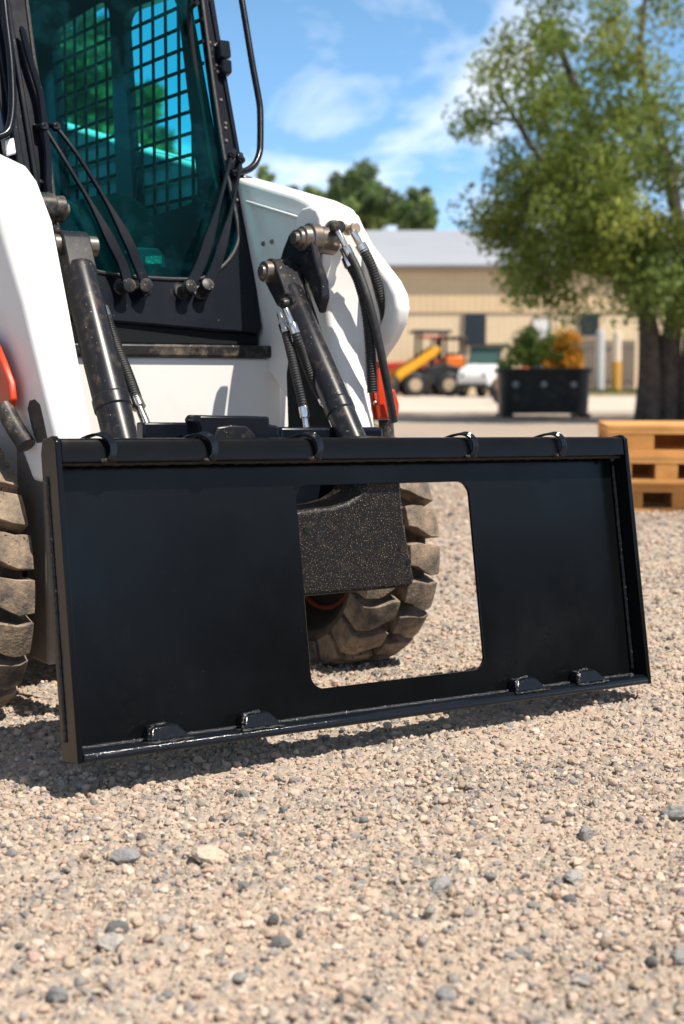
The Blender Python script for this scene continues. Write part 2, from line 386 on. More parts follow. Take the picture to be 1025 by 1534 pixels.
def vnoise(x, y, seed):
    xi = np.floor(x).astype(np.int64); yi = np.floor(y).astype(np.int64); fx = x-xi; fy = y-yi
    h = lambda a, b: (((a*374761393 + b*668265263 + seed*982451653) ^ ((a*374761393 + b*668265263) >> 13))*1274126177 & 0xffff)/65535.0
    u = fx*fx*(3-2*fx); v = fy*fy*(3-2*fy)
    return (h(xi, yi)*(1-u) + h(xi+1, yi)*u)*(1-v) + (h(xi, yi+1)*(1-u) + h(xi+1, yi+1)*u)*v
def vcell(x, y, seed):
    xi = np.floor(x).astype(np.int64); yi = np.floor(y).astype(np.int64); f1 = np.full(x.shape, 9.); f2 = f1.copy(); hh = np.zeros(x.shape)
    h = lambda a, b, k: (((a*374761393 + b*668265263 + (seed+k)*982451653) ^ ((a*374761393 + b*668265263 + k*7919) >> 11))*1274126177 >> 7 & 0xffff)/65535.0
    for a in (-1, 0, 1):
        for b_ in (-1, 0, 1):
            cx_ = xi+a; cy_ = yi+b_; d = np.hypot(x - cx_ - h(cx_, cy_, 1), y - cy_ - h(cx_, cy_, 2)); hv = h(cx_, cy_, 3)
            n1 = d < f1; f2 = np.where(n1, f1, np.minimum(f2, d)); hh = np.where(n1, hv, hh); f1 = np.where(n1, d, f1)
    return f1, f2, hh
def bed_height(X, D):
    wx = X + .010*(vnoise(X*40, D*40, 5)-.5); wy = D + .010*(vnoise(X*40, D*40, 6)-.5)
    f1, f2, hh = vcell(wx*62, wy*62, 11); g1, g2, h2 = vcell(wx*135, wy*135, 12)
    crack = np.clip((f2-f1)*3.2, 0, 1)**.55; crack2 = np.clip((g2-g1)*2.8, 0, 1)**.55
    patch = np.clip((vnoise(X*7, D*7, 8)*.6 + vnoise(X*19, D*19, 9)*.4 - .33)*4, .12, 1)
    Z = .0078*crack*(.25+.75*hh)*patch + .0046*crack2*(.2+.8*h2)*(.45+.55*patch) + .0045*vnoise(X*14, D*14, 3) + .0016*vnoise(X*240, D*240, 4) + .001
    Z -= .0045*np.clip((vnoise(X*90, D*90, 14)-.66)*14, 0, 1)
    fade = np.clip((6.5-D)/1.0, 0, 1)*np.clip((D-1.05)*12, 0, 1)
    return np.maximum(Z, .0005)*fade + .0003, hh, h2, patch
def gravel():
    r = np.random.default_rng(5); P = []; S = []
    for d0, d1, dens, s in ((1.15, 2.3, 23000, 1), (2.3, 3.6, 14000, 2)):
        p = scatter(d0, d1, dens, 10+s); P.append(p); S.append(np.clip(np.exp(r.normal(math.log(.0024), .60, len(p))), .0012, .0105))
    for d0, d1, dens in ((1.15, 2.4, 150), (2.4, 3.6, 110)):
        p = scatter(d0, d1, dens, 77+int(d0)); P.append(p); S.append(r.uniform(.006, .0115, len(p)))
    p = np.concatenate(P); q = np.concatenate(S)
    near = p[:, 1] < 2.9; big = q > .0045
    tag_objs = []
    me = rocks_mesh('gravel', p, q, 2, 21, .22, M_stone); me.shade_flat()
    o = bpy.data.objects.new('gravel', me); col.objects.link(o)
    tag(o, kind='stuff')
    P = []; S = []
    for d0, d1, dens, s, rr in ((3.6, 5.5, 3600, 3, .0050), (5.5, 9.5, 1500, 4, .0075)):
        p = scatter(d0, d1, dens, 10+s); P.append(p); S.append(np.clip(np.exp(r.normal(math.log(rr), .40, len(p))), .003, .026))
    me = rocks_mesh('coarse_gravel', np.concatenate(P), np.concatenate(S), 1, 31, .3, M_stone); me.shade_flat()
    o = bpy.data.objects.new('coarse_gravel', me); col.objects.link(o); tag(o, kind='stuff')
gravel()
def gravel_bed():
    d = [1.05]
    while d[-1] < 6.5: d.append(d[-1] + .0021*(d[-1]/1.4)**1.35)
    d = np.array(d); nx = 900; u = np.linspace(-1, 1, nx); D, U = np.meshgrid(d, u, indexing='ij'); X = U*(D*.36 + .30)
    Z, hh, h2, patch = bed_height(X, D); Z = Z*np.clip((1-np.abs(U))*12, 0, 1)
    n = X.size; P = np.stack([X, D, Z], -1).reshape(-1, 3); me = bpy.data.meshes.new('gravel_bed')
    me.vertices.add(n); me.vertices.foreach_set('co', P.reshape(-1).astype(np.float32))
    i = (np.arange(len(d)-1)[:, None]*nx + np.arange(nx-1)[None]).reshape(-1); Fq = np.stack([i, i+1, i+nx+1, i+nx], -1)
    me.loops.add(Fq.size); me.loops.foreach_set('vertex_index', Fq.reshape(-1).astype(np.int32)); me.polygons.add(len(Fq))
    me.polygons.foreach_set('loop_start', np.arange(0, Fq.size, 4, dtype=np.int32)); me.polygons.foreach_set('loop_total', np.full(len(Fq), 4, np.int32)); me.update(calc_edges=True)
    me.polygons.foreach_set('use_smooth', np.ones(len(Fq), dtype=bool))
    r = np.random.default_rng(3); ti = (hh*8.99).astype(int); pal = np.array([(.41,.33,.262),(.45,.37,.30),(.36,.29,.23),(.46,.39,.32),(.29,.25,.215),(.22,.205,.19),(.42,.33,.262),(.35,.295,.245),(.17,.163,.156)])
    ti2 = (h2*8.99).astype(int); C = pal[ti]*.5 + pal[ti2]*.5; C *= (.90 + .2*vnoise(X*300, D*300, 21))[..., None]
    base = np.array((.43,.335,.26)); C = C*(.35+.65*patch)[..., None] + base*(.65-.65*patch)[..., None]
    a_ = me.attributes.new('tone', 'FLOAT_COLOR', 'POINT'); C4 = np.ones((n, 4), np.float32); C4[:, :3] = C.reshape(-1, 3); a_.data.foreach_set('color', C4.reshape(-1))
    me.materials.append(M_stone); o = bpy.data.objects.new('gravel_bed', me); col.objects.link(o); tag(o, kind='stuff')
gravel_bed()
def single_stone(px, py, wpx, tone, label, seed):
    p = ground_at(px, py); rad = wpx*.5*(p - EYE).length/F_PX*1.25
    me = rocks_mesh('stone', np.array([[0., 0.]]), np.array([rad]), 3, seed, .40, M_stone, np.array([tone])); me.shade_flat()
    o = bpy.data.objects.new('stone', me); col.objects.link(o); o.location = (p.x, p.y, float(bed_height(np.array([p.x]), np.array([p.y]))[0][0]) - .001)
    tag(o, label, 'stone', 'larger stones lying loose in the gravel')
single_stone(314, 1300, 42, (.50,.40,.31), 'large pale tan stone lying on the gravel below the hole of the plate', 101)
single_stone(660, 1345, 36, (.27,.26,.25), 'grey angular stone right of centre in the gravel foreground', 102)
single_stone(858, 1328, 32, (.30,.29,.27), 'rounded grey stone in the gravel toward the right edge', 103)
single_stone(876, 1260, 26, (.24,.23,.22), 'small dark grey block of stone below the right end of the plate', 104)
single_stone(174, 1408, 30, (.12,.12,.12), 'very dark grey rounded stone at the lower left of the gravel', 105)
single_stone(168, 1434, 34, (.40,.37,.33), 'light grey stone just in front of the very dark stone', 106)
single_stone(187, 1300, 36, (.25,.245,.24), 'flat grey stone left of the large pale tan stone', 107)
single_stone(421, 1424, 30, (.17,.165,.16), 'dark grey stone lying alone in the middle of the foreground gravel', 108)
single_stone(664, 1503, 30, (.22,.22,.22), 'dark stone at the bottom edge right of centre', 109)
single_stone(1012, 1232, 34, (.28,.27,.25), 'grey stone at the right edge, higher up the gravel than the other right edge stone', 110)
single_stone(1022, 1452, 36, (.25,.24,.23), 'dark grey stone cut off by the right edge near the bottom corner', 111)
single_stone(88, 1506, 34, (.20,.20,.20), 'dark grey stone in the bottom left corner of the gravel', 112)

# ------------------------------------------------------------------ skid steer attachment plate
TILT, ROLL = 0.181, -0.021
PL_B = Vector((0.112, 2.498, 0.060)); PW, PH = 1.255, 0.505
_n = Vector((math.sin(YAW), -math.cos(YAW), 0)); _up = Vector((0, 0, 1))*math.cos(TILT) - _n*math.sin(TILT)
px_ax = AX*math.cos(ROLL) + _up*math.sin(ROLL); pz_ax = _up*math.cos(ROLL) - AX*math.sin(ROLL); py_ax = pz_ax.cross(px_ax)
plate = bpy.data.objects.new('mount_plate', None); col.objects.link(plate); plate.empty_display_size = .1
plate.matrix_world = Matrix((px_ax, py_ax, pz_ax)).transposed().to_4x4(); plate.location = PL_B
tag(plate, 'black steel skid steer mounting plate with a square hole, tilted above the gravel', 'mounting plate')
PINV = (Matrix.Translation(PL_B) @ Matrix((px_ax, py_ax, pz_ax)).transposed().to_4x4()).inverted()
def pl_at(px, py, y):                             # plate-frame point on the plane y=
    o = PINV @ EYE; d = PINV.to_3x3() @ ray(px, py); return o + d*((y - o.y)/d.y)
hw = PW/2
b = MB(); SY = .040
hc = [pl_at(px, py, SY) for px, py in ((443, 726), (468, 1031), (703, 722), (727, 1004))]
hx0, hx1 = (hc[0].x + hc[1].x)/2, (hc[2].x + hc[3].x)/2; hz0, hz1 = (hc[1].z + hc[3].z)/2, (hc[0].z + hc[2].z)/2
V, Fc = slab([(-hw+.009, .010), (hw-.009, .010), (hw-.009, PH-.012), (-hw+.009, PH-.012)],
             [rrect(hx0, hz0, hx1, hz1, .026)], .008, (0, SY, 0), (1, 0, 0), (0, 0, 1))
b.add(V, Fc); b.build('face_sheet', M_black, plate, bevel=.0012, seg=1)
for sx in (-1, 1):
    b = MB(); x1 = sx*hw; x0 = x1 - sx*.010
    prof = [(0, -.004), (.062, -.004), (.062, PH-.018), (.052, PH+.004), (.012, PH+.004), (.0, PH-.006)]
    b.loft([Vector((x0, y, z)) for y, z in prof], [Vector((x1, y, z)) for y, z in prof])
    fl = b.build('side_flange', M_black, plate, bevel=.0018)
    # weld bead where the sheet meets the flange, inside and out
    for xx, yy in ((x0 - sx*.004, SY-.004), (x1 + sx*.0002, .041)):
        w = MB(); pts = []; rad = []
        for i in range(90):
            t = i/89; pts.append(Vector((xx + rng.uniform(-.0003, .0003), yy + rng.uniform(-.0003, .0003), .028 + t*(PH-.085)))); rad.append(.0036 + .0005*math.sin(i*2.1) + rng.uniform(-.0003, .0003))
        w.tube(pts, rad, 8); w.build('weld_bead', M_weld, fl)
# top bar with rolled lip
b = MB()
prof = [(.003, PH-.040), (.003, PH-.008), (.006, PH-.002), (.012, PH), (.050, PH), (.050, PH-.006), (.030, PH-.006), (.030, PH-.040)]
b.loft([Vector((-hw+.0105, y, z)) for y, z in prof], [Vector((hw-.0105, y, z)) for y, z in prof])
b.build('top_bar', M_black, plate, bevel=.0022)
b = MB(); pts = []; rad = []
for i in range(160):
    t = i/159; pts.append((-hw+.014 + t*(PW-.028), .016, PH-.0405 + rng.uniform(-.0004, .0004))); rad.append(.0042 + .0004*math.sin(i*1.7) + rng.uniform(-.0004, .0004))
b.tube(pts, rad, 8)
M_rustw = mat('rusty_seam', (.020, .017, .016), .4, spec=.25, dust=(.10,.055,.03), dust_amt=.5, dust_scale=45, bump=.7, bump_scale=160)
b.build('seam_bead', M_rustw, plate)
# strap loops bent over the bar
for hx_px in (160, 312, 470, 703, 836):
    c = pl_at(hx_px, 655, .0); x = c.x; b = MB(); L = []
    path = [(-.024, .048, PH+.001), (-.022, .034, PH+.0035), (-.017, .018, PH+.0055), (-.009, .004, PH+.0055), (.0, -.004, PH+.000), (.0055, -.0075, PH-.010), (.007, -.0075, PH-.022), (.005, -.005, PH-.032), (.001, -.001, PH-.038)]
    P = smooth_path(path, 4)
    ringA = [p + Vector((x, 0, 0)) for p in P]; wv = .0056
    for i, p in enumerate(ringA):
        t = (ringA[min(i+1, len(ringA)-1)] - ringA[max(i-1, 0)]).normalized(); side = Vector((1, -.35, 0.15)).normalized(); side = (side - t*side.dot(t)).normalized(); nn = t.cross(side)
        L.append([p - side*wv - nn*.0025, p + side*wv - nn*.0025, p + side*wv + nn*.0025, p - side*wv + nn*.0025])
    V = [q for r4 in L for q in r4]; Fc = []
    for i in range(len(L)-1):
        for k in range(4): Fc.append((i*4+k, i*4+(k+1) % 4, (i+1)*4+(k+1) % 4, (i+1)*4+k))
    Fc += [(0, 3, 2, 1), tuple(len(V)-4+k for k in range(4))]
    b.add(V, Fc); hk = b.build('strap_loop', M_blackrail, plate, bevel=.0012)
    w = MB(); w.tube([(x-.012+i*.003, .002 + rng.uniform(-.001, .001), PH-.038 + rng.uniform(-.002, .001)) for i in range(9)], [.0035+rng.uniform(-.001, .001) for i in range(9)], 7); w.build('tack_weld', M_rustw, hk)
# bottom rail
b = MB()
prof = [(.000, -.003), (-.002, .003), (.001, .010), (.010, .0155), (.032, .0165), (.050, .0160), (.054, -.003)]
xs = [-hw+.0105 + (PW-.021)*i/24 for i in range(25)]
for i in range(24):
    pass
b.loft([Vector((xs[0], y, z)) for y, z in prof], [Vector((xs[-1], y, z)) for y, z in prof])
rail = b.build('bottom_rail', M_blackrail, plate, bevel=.002)
b = MB(); pts = []; rad = []
for i in range(200):
    t = i/199; pts.append((-hw+.014 + t*(PW-.028), SY-.0045, .0165 + .0007*noise.noise(Vector((t*60, 0, 0))))); rad.append(.0036 + .0011*noise.noise(Vector((t*90, 3, 0))))
b.tube(pts, rad, 8); b.build('rail_bead', M_weld, plate)
for tx in (253, 392, 795, 886):
    c = pl_at(tx, 1105 if tx < 300 else 1085 if tx < 500 else 1032 if tx < 850 else 1019, .006); x = c.x; b = MB()
    f0 = [(-.036, .003, .014), (.042, .003, .014), (.020, .012, .038), (-.026, .012, .038)]
    f1 = [(-.034, .0362, .0165), (.040, .0362, .0165), (.020, .0362, .041), (-.025, .0362, .041)]
    b.loft([Vector((x+p[0], p[1], p[2])) for p in f0], [Vector((x+p[0], p[1], p[2])) for p in f1])
    tb = b.build('rail_tab', M_blackrail, plate, bevel=.004, seg=3)
    w = MB(); ed = [(-.039, .002, .012), (-.037, .004, .019), (-.034, .007, .028), (-.028, .011, .037), (-.016, .013, .0395), (.0, .014, .040)]
    P = smooth_path([Vector((x+p[0], p[1], p[2])) for p in ed], 6)
    w.tube([p + Vector((rng.uniform(-.0008, .0008), rng.uniform(-.0008, .0008), 0)) for p in P], [.0034 + rng.uniform(-.0014, .0010) for _ in P], 8)
    w.tube([(x-.040+i*.0048, .001, .013 + rng.uniform(-.001, .001)) for i in range(18)], [.0022 + rng.uniform(-.001, .0016) for i in range(18)], 7)
    w.build('tab_weld', M_weld, tb)
# corner gusset lumps on the right end
for (px, py, r0) in ((930, 668, .007), (921, 676, .006), (938, 690, .005), (917, 688, .005), (945, 1012, .006), (958, 1016, .004)):
    p = pl_at(px, py, .016); w = MB(); w.lathe([(-r0, r0*.2), (-r0*.5, r0*.9), (0, r0), (r0*.5, r0*.85), (r0, r0*.2)], p, (.3, .2, 1), 10); w.build('corner_weld', M_weld, plate)

# ------------------------------------------------------------------ the loader
MC = Vector((-.13, .75, 0))
mroot = empty('skid_steer_loader', R0 + AX*MC.x + BX*MC.y, YAW)
tag(mroot, 'white compact skid steer loader with black glazed cab behind the mounting plate', 'loader')
OFF = -MC
def part(mb, name, m, parent=None, bevel=.003, **k):
    if parent is None: return mb.build(name, m, mroot, loc=OFF, bevel=bevel, **k)
    return mb.build(name, m, parent, bevel=bevel, **k)

# chassis, front panel, sill
b = MB(); b.box((-.40, .74, .30), (.135, 1.95, .715)); chassis = part(b, 'chassis', M_whited, bevel=.01)
b = MB(); b.box((-.425, .60, .10), (-.403, 1.50, .62)); b.box((-.437, .70, .16), (-.4255, 1.40, .30)); part(b, 'side_skirt', M_whited, bevel=.006)
b = MB(); b.box((-.385, .688, .42), (.175, .738, .706)); fp_ = part(b, 'front_panel', M_white, bevel=.006)
b = MB(); b.box((-.40, .676, .7065), (.148, .75, .733)); part(b, 'step_sill', M_steel, bevel=.005)
b = MB(); b.box((-.385, .715, .7335), (.13, .76, .790)); part(b, 'sill_gap_seal', M_inside)
for xa, xb in ((.1365, .236), (-.50, -.4035)):
    b = MB(); b.loft([Vector((xa, y, z)) for y, z in ((.7385, .30), (1.95, .30), (1.95, 1.1), (1.2, .90), (.7385, .80))], [Vector((xb, y, z)) for y, z in ((.7385, .30), (1.95, .30), (1.95, 1.1), (1.2, .90), (.7385, .80))]); part(b, 'loader_tower', M_white, bevel=.006)
b = MB(); b.box((-.40, 1.95, .26), (.14, 2.35, 1.05)); part(b, 'engine_hood', M_white, bevel=.03, seg=3)

# cab: leaning front frame with the door glass
FO = Vector((0, .700, .759)); FX = Vector((1, 0, 0)); FY = Vector((0, .355, 1)).normalized(); FN = FX.cross(FY)
def fp3(px, py, off=0.0):
    o = FO + FN*off; d = rayl(px, py); return EYE_L + d*((o - EYE_L).dot(FN)/d.dot(FN))
def fp2(px, py, off=0.0):
    p = fp3(px, py, off) - FO - FN*off; return (p.dot(FX), p.dot(FY))
hole_px = [(33, -40), (50, 80), (66, 180), (78, 270), (84, 330), (96, 368), (116, 392), (148, 408), (225, 417), (300, 418), (328, 404), (347, 384), (357, 360), (356, 335), (349, 300), (337, 240), (323, 150), (311, 60), (303, 0), (298, -40)]
hole2 = [fp2(*q) for q in hole_px]
hole2 = [(hole2[0][0]-.02, 1.00)] + hole2 + [(hole2[-1][0]-.0, 1.00)]
outer2 = [(-.395, .030), (-.25, .022), (.02, .006), (.09, .004)] + [fp2(*q) for q in ((388, 500), (393, 490), (382, 400), (371, 307), (346, 150), (322, 0), (313, -60))] + [(.165, 1.16), (-.395, 1.16)]
b = MB(); V, Fc = slab(outer2, [hole2], .028, FO, FX, FY); b.add(V, Fc)
frame = part(b, 'cab_front_frame', M_cab, bevel=.004)
b = MB(); cxy = (sum(p[0] for p in hole2)/len(hole2), sum(p[1] for p in hole2)/len(hole2))
gv, gf = slab([(cxy[0]+(p[0]-cxy[0])*1.02, cxy[1]+(p[1]-cxy[1])*1.01) for p in hole2], [], .004, FO - FN*.012, FX, FY)
b.add(gv, gf); part(b, 'windshield', M_glass, frame, bevel=0)
# rubber gasket round the glass
b = MB(); ring = [FO + FX*p[0] + FY*p[1] + FN*.001 for p in hole2]
b.tube(smooth_path(ring, 3), .0045, 8); part(b, 'glass_gasket', M_rubber, frame, bevel=0)
# left pillar ribs
for x, w_, h_ in ((-.375, .008, .012), (-.345, .006, .008)):
    b = MB(); Mx = Matrix((FX, FY, FN)).transposed().to_4x4(); Mx.translation = FO
    b.box((x-w_, .05, 0.0005), (x+w_, 1.15, h_), Mx); part(b, 'pillar_rib', M_cab, frame, bevel=.003)
b = MB(); b.loft([FO + FX*a_ + FY*c_ + FN*.0005 for a_, c_ in (fp2(383, 400), fp2(388, 400), fp2(318, 0), fp2(312, 0))], [FO + FX*a_ + FY*c_ + FN*.006 for a_, c_ in (fp2(383, 400), fp2(388, 400), fp2(318, 0), fp2(312, 0))]); part(b, 'pillar_rib', M_cab, frame, bevel=.002)
# side walls, roof, rear, floor
def yfront(z): return .700 + .355*(z - .759)
def side_wall(x, th, holes, name):
    b = MB(); o2 = [(.745, .733), (1.93, .733), (1.93, 1.86), (yfront(1.86)+.034, 1.86)]
    V, Fc = slab(o2, holes, th, (x, 0, 0), (0, 1, 0), (0, 0, 1)); b.add(V, Fc)
    return part(b, name, M_cab)
wh1 = corner_poly([(.94, 1.07), (1.275, 1.055), (1.335, 1.575), (1.045, 1.56)], .055)
wh2 = corner_poly([(1.375, 1.07), (1.72, 1.07), (1.78, 1.61), (1.41, 1.625)], .055)
lw = side_wall(.135, .025, [wh1, wh2], 'side_wall')
rw = side_wall(-.370, .025, [round_poly([(1.25, 1.1), (1.75, 1.1), (1.75, 1.6), (1.25, 1.6)], n=2)], 'side_wall')
b = MB()
for y in np.arange(.985, 1.77, .0655):
    if 1.30 < y < 1.385: continue
    b.box((.116, y-.0038, 1.05), (.121, y+.0038, 1.64))
for z in np.arange(1.085, 1.64, .0495):
    b.box((.1212, .94, z-.0038), (.126, 1.315, z+.0038)); b.box((.1212, 1.37, z-.0038), (.126, 1.78, z+.0038))
part(b, 'window_screen', M_inside, lw, bevel=0)
b = MB(); V, Fc = slab([(-.395, .733), (.135, .733), (.135, 1.86), (-.395, 1.86)], [rrect(-.30, 1.10, .06, 1.55, .05)], .03, (0, 1.932, 0), (1, 0, 0), (0, 0, 1)); b.add(V, Fc)
part(b, 'rear_wall', M_cab)
b = MB(); b.box((-.40, yfront(1.86)-.03, 1.861), (.14, 1.97, 1.91)); part(b, 'cab_roof', M_cab, bevel=.015)
b = MB(); b.box((-.368, .79, .7165), (.108, 1.9, .732)); part(b, 'cab_floor', M_inside)
# inner post seen through the glass
b = MB(); P = [at(px, py, x=.098) for px, py in ((296, 4), (286, 12), (284, 28), (291, 90), (302, 160), (313, 230), (322, 275), (330, 300))]
b.tube(smooth_path(P, 5), .006, 8); part(b, 'inner_post', M_inside, frame, bevel=0)
# seat
b = MB()
prof = round_poly([(-.155, .83), (.045, .83), (.052, .99), (.03, 1.075), (-.06, 1.088), (-.135, 1.07), (-.160, .98)], n=2)
b.loft([Vector((x, 1.02+.10*(z-.83), z)) for x, z in prof], [Vector((x, 1.11+.14*(z-.83), z)) for x, z in prof])
st = part(b, 'seat', M_seat, bevel=.012, seg=3)
b = MB(); b.box((-.30, .98, .74), (.06, 1.35, .85)); part(b, 'seat_cushion', M_seat, st, bevel=.02, seg=3)
b = MB(); P = [at(px, py, y=.93) for px, py in ((198, 400), (196, 378), (206, 370), (238, 372), (247, 384), (250, 402))]
b.prism(P, (0, .05, 0)); ar = part(b, 'control_pod', mat('teal_pod', (.02, .04, .045), .6, spec=.15), bevel=.004)
b = MB(); P = [at(px, py, y=.926) for px, py in ((218, 395), (218, 384), (242, 383), (243, 395))]
b.prism(P, (0, .003, 0)); part(b, 'rating_plate', M_label, ar, bevel=0)
b = MB(); b.lathe([(-.03, .006), (-.02, .022), (0, .028), (.02, .024), (.032, .008)], at(100, 322, y=.90), (0, 0, 1), 16); b.tube([at(100, 330, y=.90), at(112, 400, y=.92)], .008, 8)
part(b, 'reflection_knob', mat('grey_knob', (.02,.022,.025), .6, spec=.15), bevel=0)  # knob and stalk added in place of a whitish reflection in the glass

# grab bars
b = MB(); P = [fp3(px, py, .012) for px, py in ((352, -60), (364, 10), (378, 95), (388, 150), (390, 172), (390, 215), (388, 232), (381, 247), (368, 256), (347, 259))]
b.tube(smooth_path(P, 6), .0078, 12); part(b, 'grab_bar', M_cab, bevel=0)
b = MB(); P = [fp3(px, py, .030) for px, py in ((2, -50), (8, 20), (16, 90), (19, 150), (16, 185), (9, 200), (-8, 207))]
b.tube(smooth_path(P, 6), .0085, 12); part(b, 'grab_bar', M_cab, bevel=0)
b = MB(); P = [fp3(px, py, .003) for px, py in ((7, 212), (20, 208), (24, 232), (9, 236))]; b.prism(P, FN*.008)
part(b, 'marker_lamp', mat('clear_lens', (.72, .72, .70), .12, coat=.5, bump=.5, bump_scale=120), bevel=.003)
# latch and rivets
b = MB()
for poly in (((322, 66), (338, 68), (341, 92), (332, 95), (324, 90)), ((327, 95), (341, 97), (342, 116), (333, 117), (327, 110))):
    b.prism([fp3(px, py, .001) for px, py in poly], FN*.022)
lt = part(b, 'door_latch', M_cab, bevel=.004)
b = MB()
for px, py in ((325, 98), (327, 108), (338, 185), (338, 192), (339, 211), (331, 150), (314, 64), (322, 68), (328, 68), (20, 100), (62, 272), (355, 300)):
    p = fp3(px, py, .0005); b = MB(); b.lathe([(0, .0042), (.002, .0042), (.0035, .002)], p, FN, 8); part(b, 'rivet', M_pin, frame, bevel=0)
# left lever hinge bar and right bracket
b = MB(); P = [fp3(px, py, .02) for px, py in ((32, 40), (45, 90), (60, 140), (66, 185), (72, 235), (72, 285))]
b.tube(smooth_path(P, 5), [.003]+[.008]*(len(smooth_path(P, 5))-2)+[.003], 8); part(b, 'hinge_bar', M_cab, bevel=0)
# wiper style link arms: (pivot px, path)
arms = [((180, 431), [(66, 190), (100, 245), (140, 312), (168, 365), (184, 398), (192, 428)], (52, 190)),
        ((216, 432), [(84, 190), (120, 238), (165, 312), (192, 362), (206, 396), (219, 428)], (70, 186)),
        ((270, 438), [(347, 232), (338, 268), (325, 318), (309, 372), (298, 402), (284, 430)], (352, 226)),
        ((300, 440), [(361, 240), (352, 292), (343, 330), (330, 378), (322, 402), (310, 428)], (361, 232))]
for piv, path, top in arms:
    b = MB(); P = smooth_path([fp3(px, py, .022 + .012*min(1, i/3)) for i, (px, py) in enumerate(path)], 6); m_ = len(P); V = []; Fc = []
    for i, p in enumerate(P):
        t = (P[min(i+1, m_-1)] - P[max(i-1, 0)]).normalized(); side = t.cross(FN).normalized(); f = i/(m_-1)
        w_ = .0036 + (.0075 if f > .55 else .0075*max(0, (f-.35)/.2))*1.0; h_ = .0045
        V += [p - side*w_ - FN*h_, p + side*w_ - FN*h_, p + side*w_ + FN*h_, p - side*w_ + FN*h_]
    for i in range(m_-1):
        for k in range(4): Fc.append((i*4+k, i*4+(k+1) % 4, (i+1)*4+(k+1) % 4, (i+1)*4+k))
    Fc += [(0, 3, 2, 1), tuple(len(V)-4+k for k in range(4))]
    b.add(V, Fc); wa = part(b, 'wiper_arm', M_cab, bevel=.0015)
    b = MB(); e = fp3(path[-1][0], path[-1][1], .034); a0 = fp3(piv[0], piv[1], -.002); ax = (e - a0)
    b.lathe([(0, .017), (.006, .017), (.007, .012), (ax.length*.75, .0125), (ax.length*.8, .0145), (ax.length+.008, .0145), (ax.length+.010, .006)], a0, ax, 18)
    part(b, 'pivot', M_steel, wa, bevel=.001)
    b = MB(); e = fp3(top[0], top[1], -.001); b.cyl(e, fp3(path[0][0], path[0][1], .03), .0065, 10); b.lathe([(-.006, .009), (.006, .009)], fp3(path[0][0], path[0][1], .024), FN, 12)
    part(b, 'upper_joint', M_cab, wa, bevel=.001)

# lift arms
def lofted(inner, outer, xi, xo):
    b = MB(); b.loft([Vector((xi, y, z)) for y, z in inner], [Vector((xo, y, z)) for y, z in outer]); return b
pr_i = [(.335, .47), (.33, .565), (.433, .725), (.468, .836), (.482, .89), (.50, .985), (.53, 1.030), (.58, 1.048), (.845, 1.118), (1.95, 1.41), (1.95, 1.16), (1.0, .86), (.78, .74), (.62, .62), (.47, .47)]
pr_o = [(.385, .47), (.39, .565), (.42, .725), (.43, .836), (.432, .89), (.435, .975), (.46, 1.012), (.52, 1.034), (.845, 1.118), (1.95, 1.41), (1.95, 1.16), (1.0, .86), (.78, .74), (.62, .62), (.50, .47)]
b = lofted(pr_i, pr_o, .14, .215); armR = part(b, 'lift_arm', M_white, bevel=.010, seg=3)
ck = [(500, 318), (528, 316), (540, 322), (548, 340), (562, 366), (582, 392), (604, 420), (614, 440), (617, 462), (612, 488), (600, 512), (586, 532), (572, 556), (560, 600), (545, 640), (500, 640), (480, 480)]
b = MB(); P = [at(px, py, x=.252) for px, py in ck]; b.prism(P, (-.036, 0, 0)); part(b, 'knee_plate', M_white, armR, bevel=.010, seg=3)
# flange line and boss on the inner face of that arm
b = MB(); P = [at(px, py, x=.1385) for px, py in ((372, 300), (455, 325), (455, 329), (372, 304))]; b.prism(P, (-.008, 0, 0)); part(b, 'arm_flange', M_white, armR, bevel=.002)
b = MB(); P = [at(px, py, x=.118) for px, py in ((441, 345), (443, 325), (452, 312), (464, 309), (474, 314), (479, 326), (484, 372), (483, 395), (476, 425), (470, 450), (440, 440))]
b.prism(P, (.024, 0, 0)); part(b, 'pin_boss', M_white, armR, bevel=.005, seg=3)
b = MB(); P = [at(px, py, x=.118) for px, py in ((429, 560), (434, 520), (448, 492), (470, 540), (500, 610), (512, 660), (432, 660))]
b.prism(P, (.015, 0, 0)); part(b, 'hose_guard', M_inside, armR, bevel=.002)
for px, py in ((395, 365), (408, 362), (470, 588), (562, 604)):
    b = MB(); p = at(px, py, x=.1385) if px < 500 else at(px, py, y=.385); b.lathe([(0, .005), (.003, .005), (.005, .0025)], p, (-1, 0, 0) if px < 500 else (0, -1, 0), 8); part(b, 'bolt', M_pin, armR, bevel=0)
# other arm (nearer end of the plate)
li = [(.39, .47), (.403, .562), (.503, .806), (.568, .96), (.64, 1.045), (.69, 1.078), (.85, 1.125), (1.95, 1.41), (1.95, 1.16), (1.0, .86), (.80, .74), (.66, .62), (.52, .47)]
lo = [(.39, .47), (.407, .562), (.551, .806), (.655, .945), (.70, 1.02), (.74, 1.075), (.86, 1.125), (1.95, 1.41), (1.95, 1.16), (1.0, .86), (.80, .74), (.66, .62), (.52, .47)]
b = lofted(li, lo, -.41, -.482); armL = part(b, 'lift_arm', M_white, bevel=.010, seg=3)
b = MB(); P = [at(px, py, x=-.4825) for px, py in ((41, 612), (44, 600), (52, 598), (60, 606), (66, 632), (72, 662), (55, 664), (47, 640))]
b.prism(P, (.002, 0, 0)); part(b, 'arm_slot', mat('dark_brown_slot', (.05, .04, .035), .8, dust=(.2,.16,.13), dust_amt=.5, dust_scale=40), armL, bevel=.0008)  # flat dark brown plate set on the arm face in place of a recess

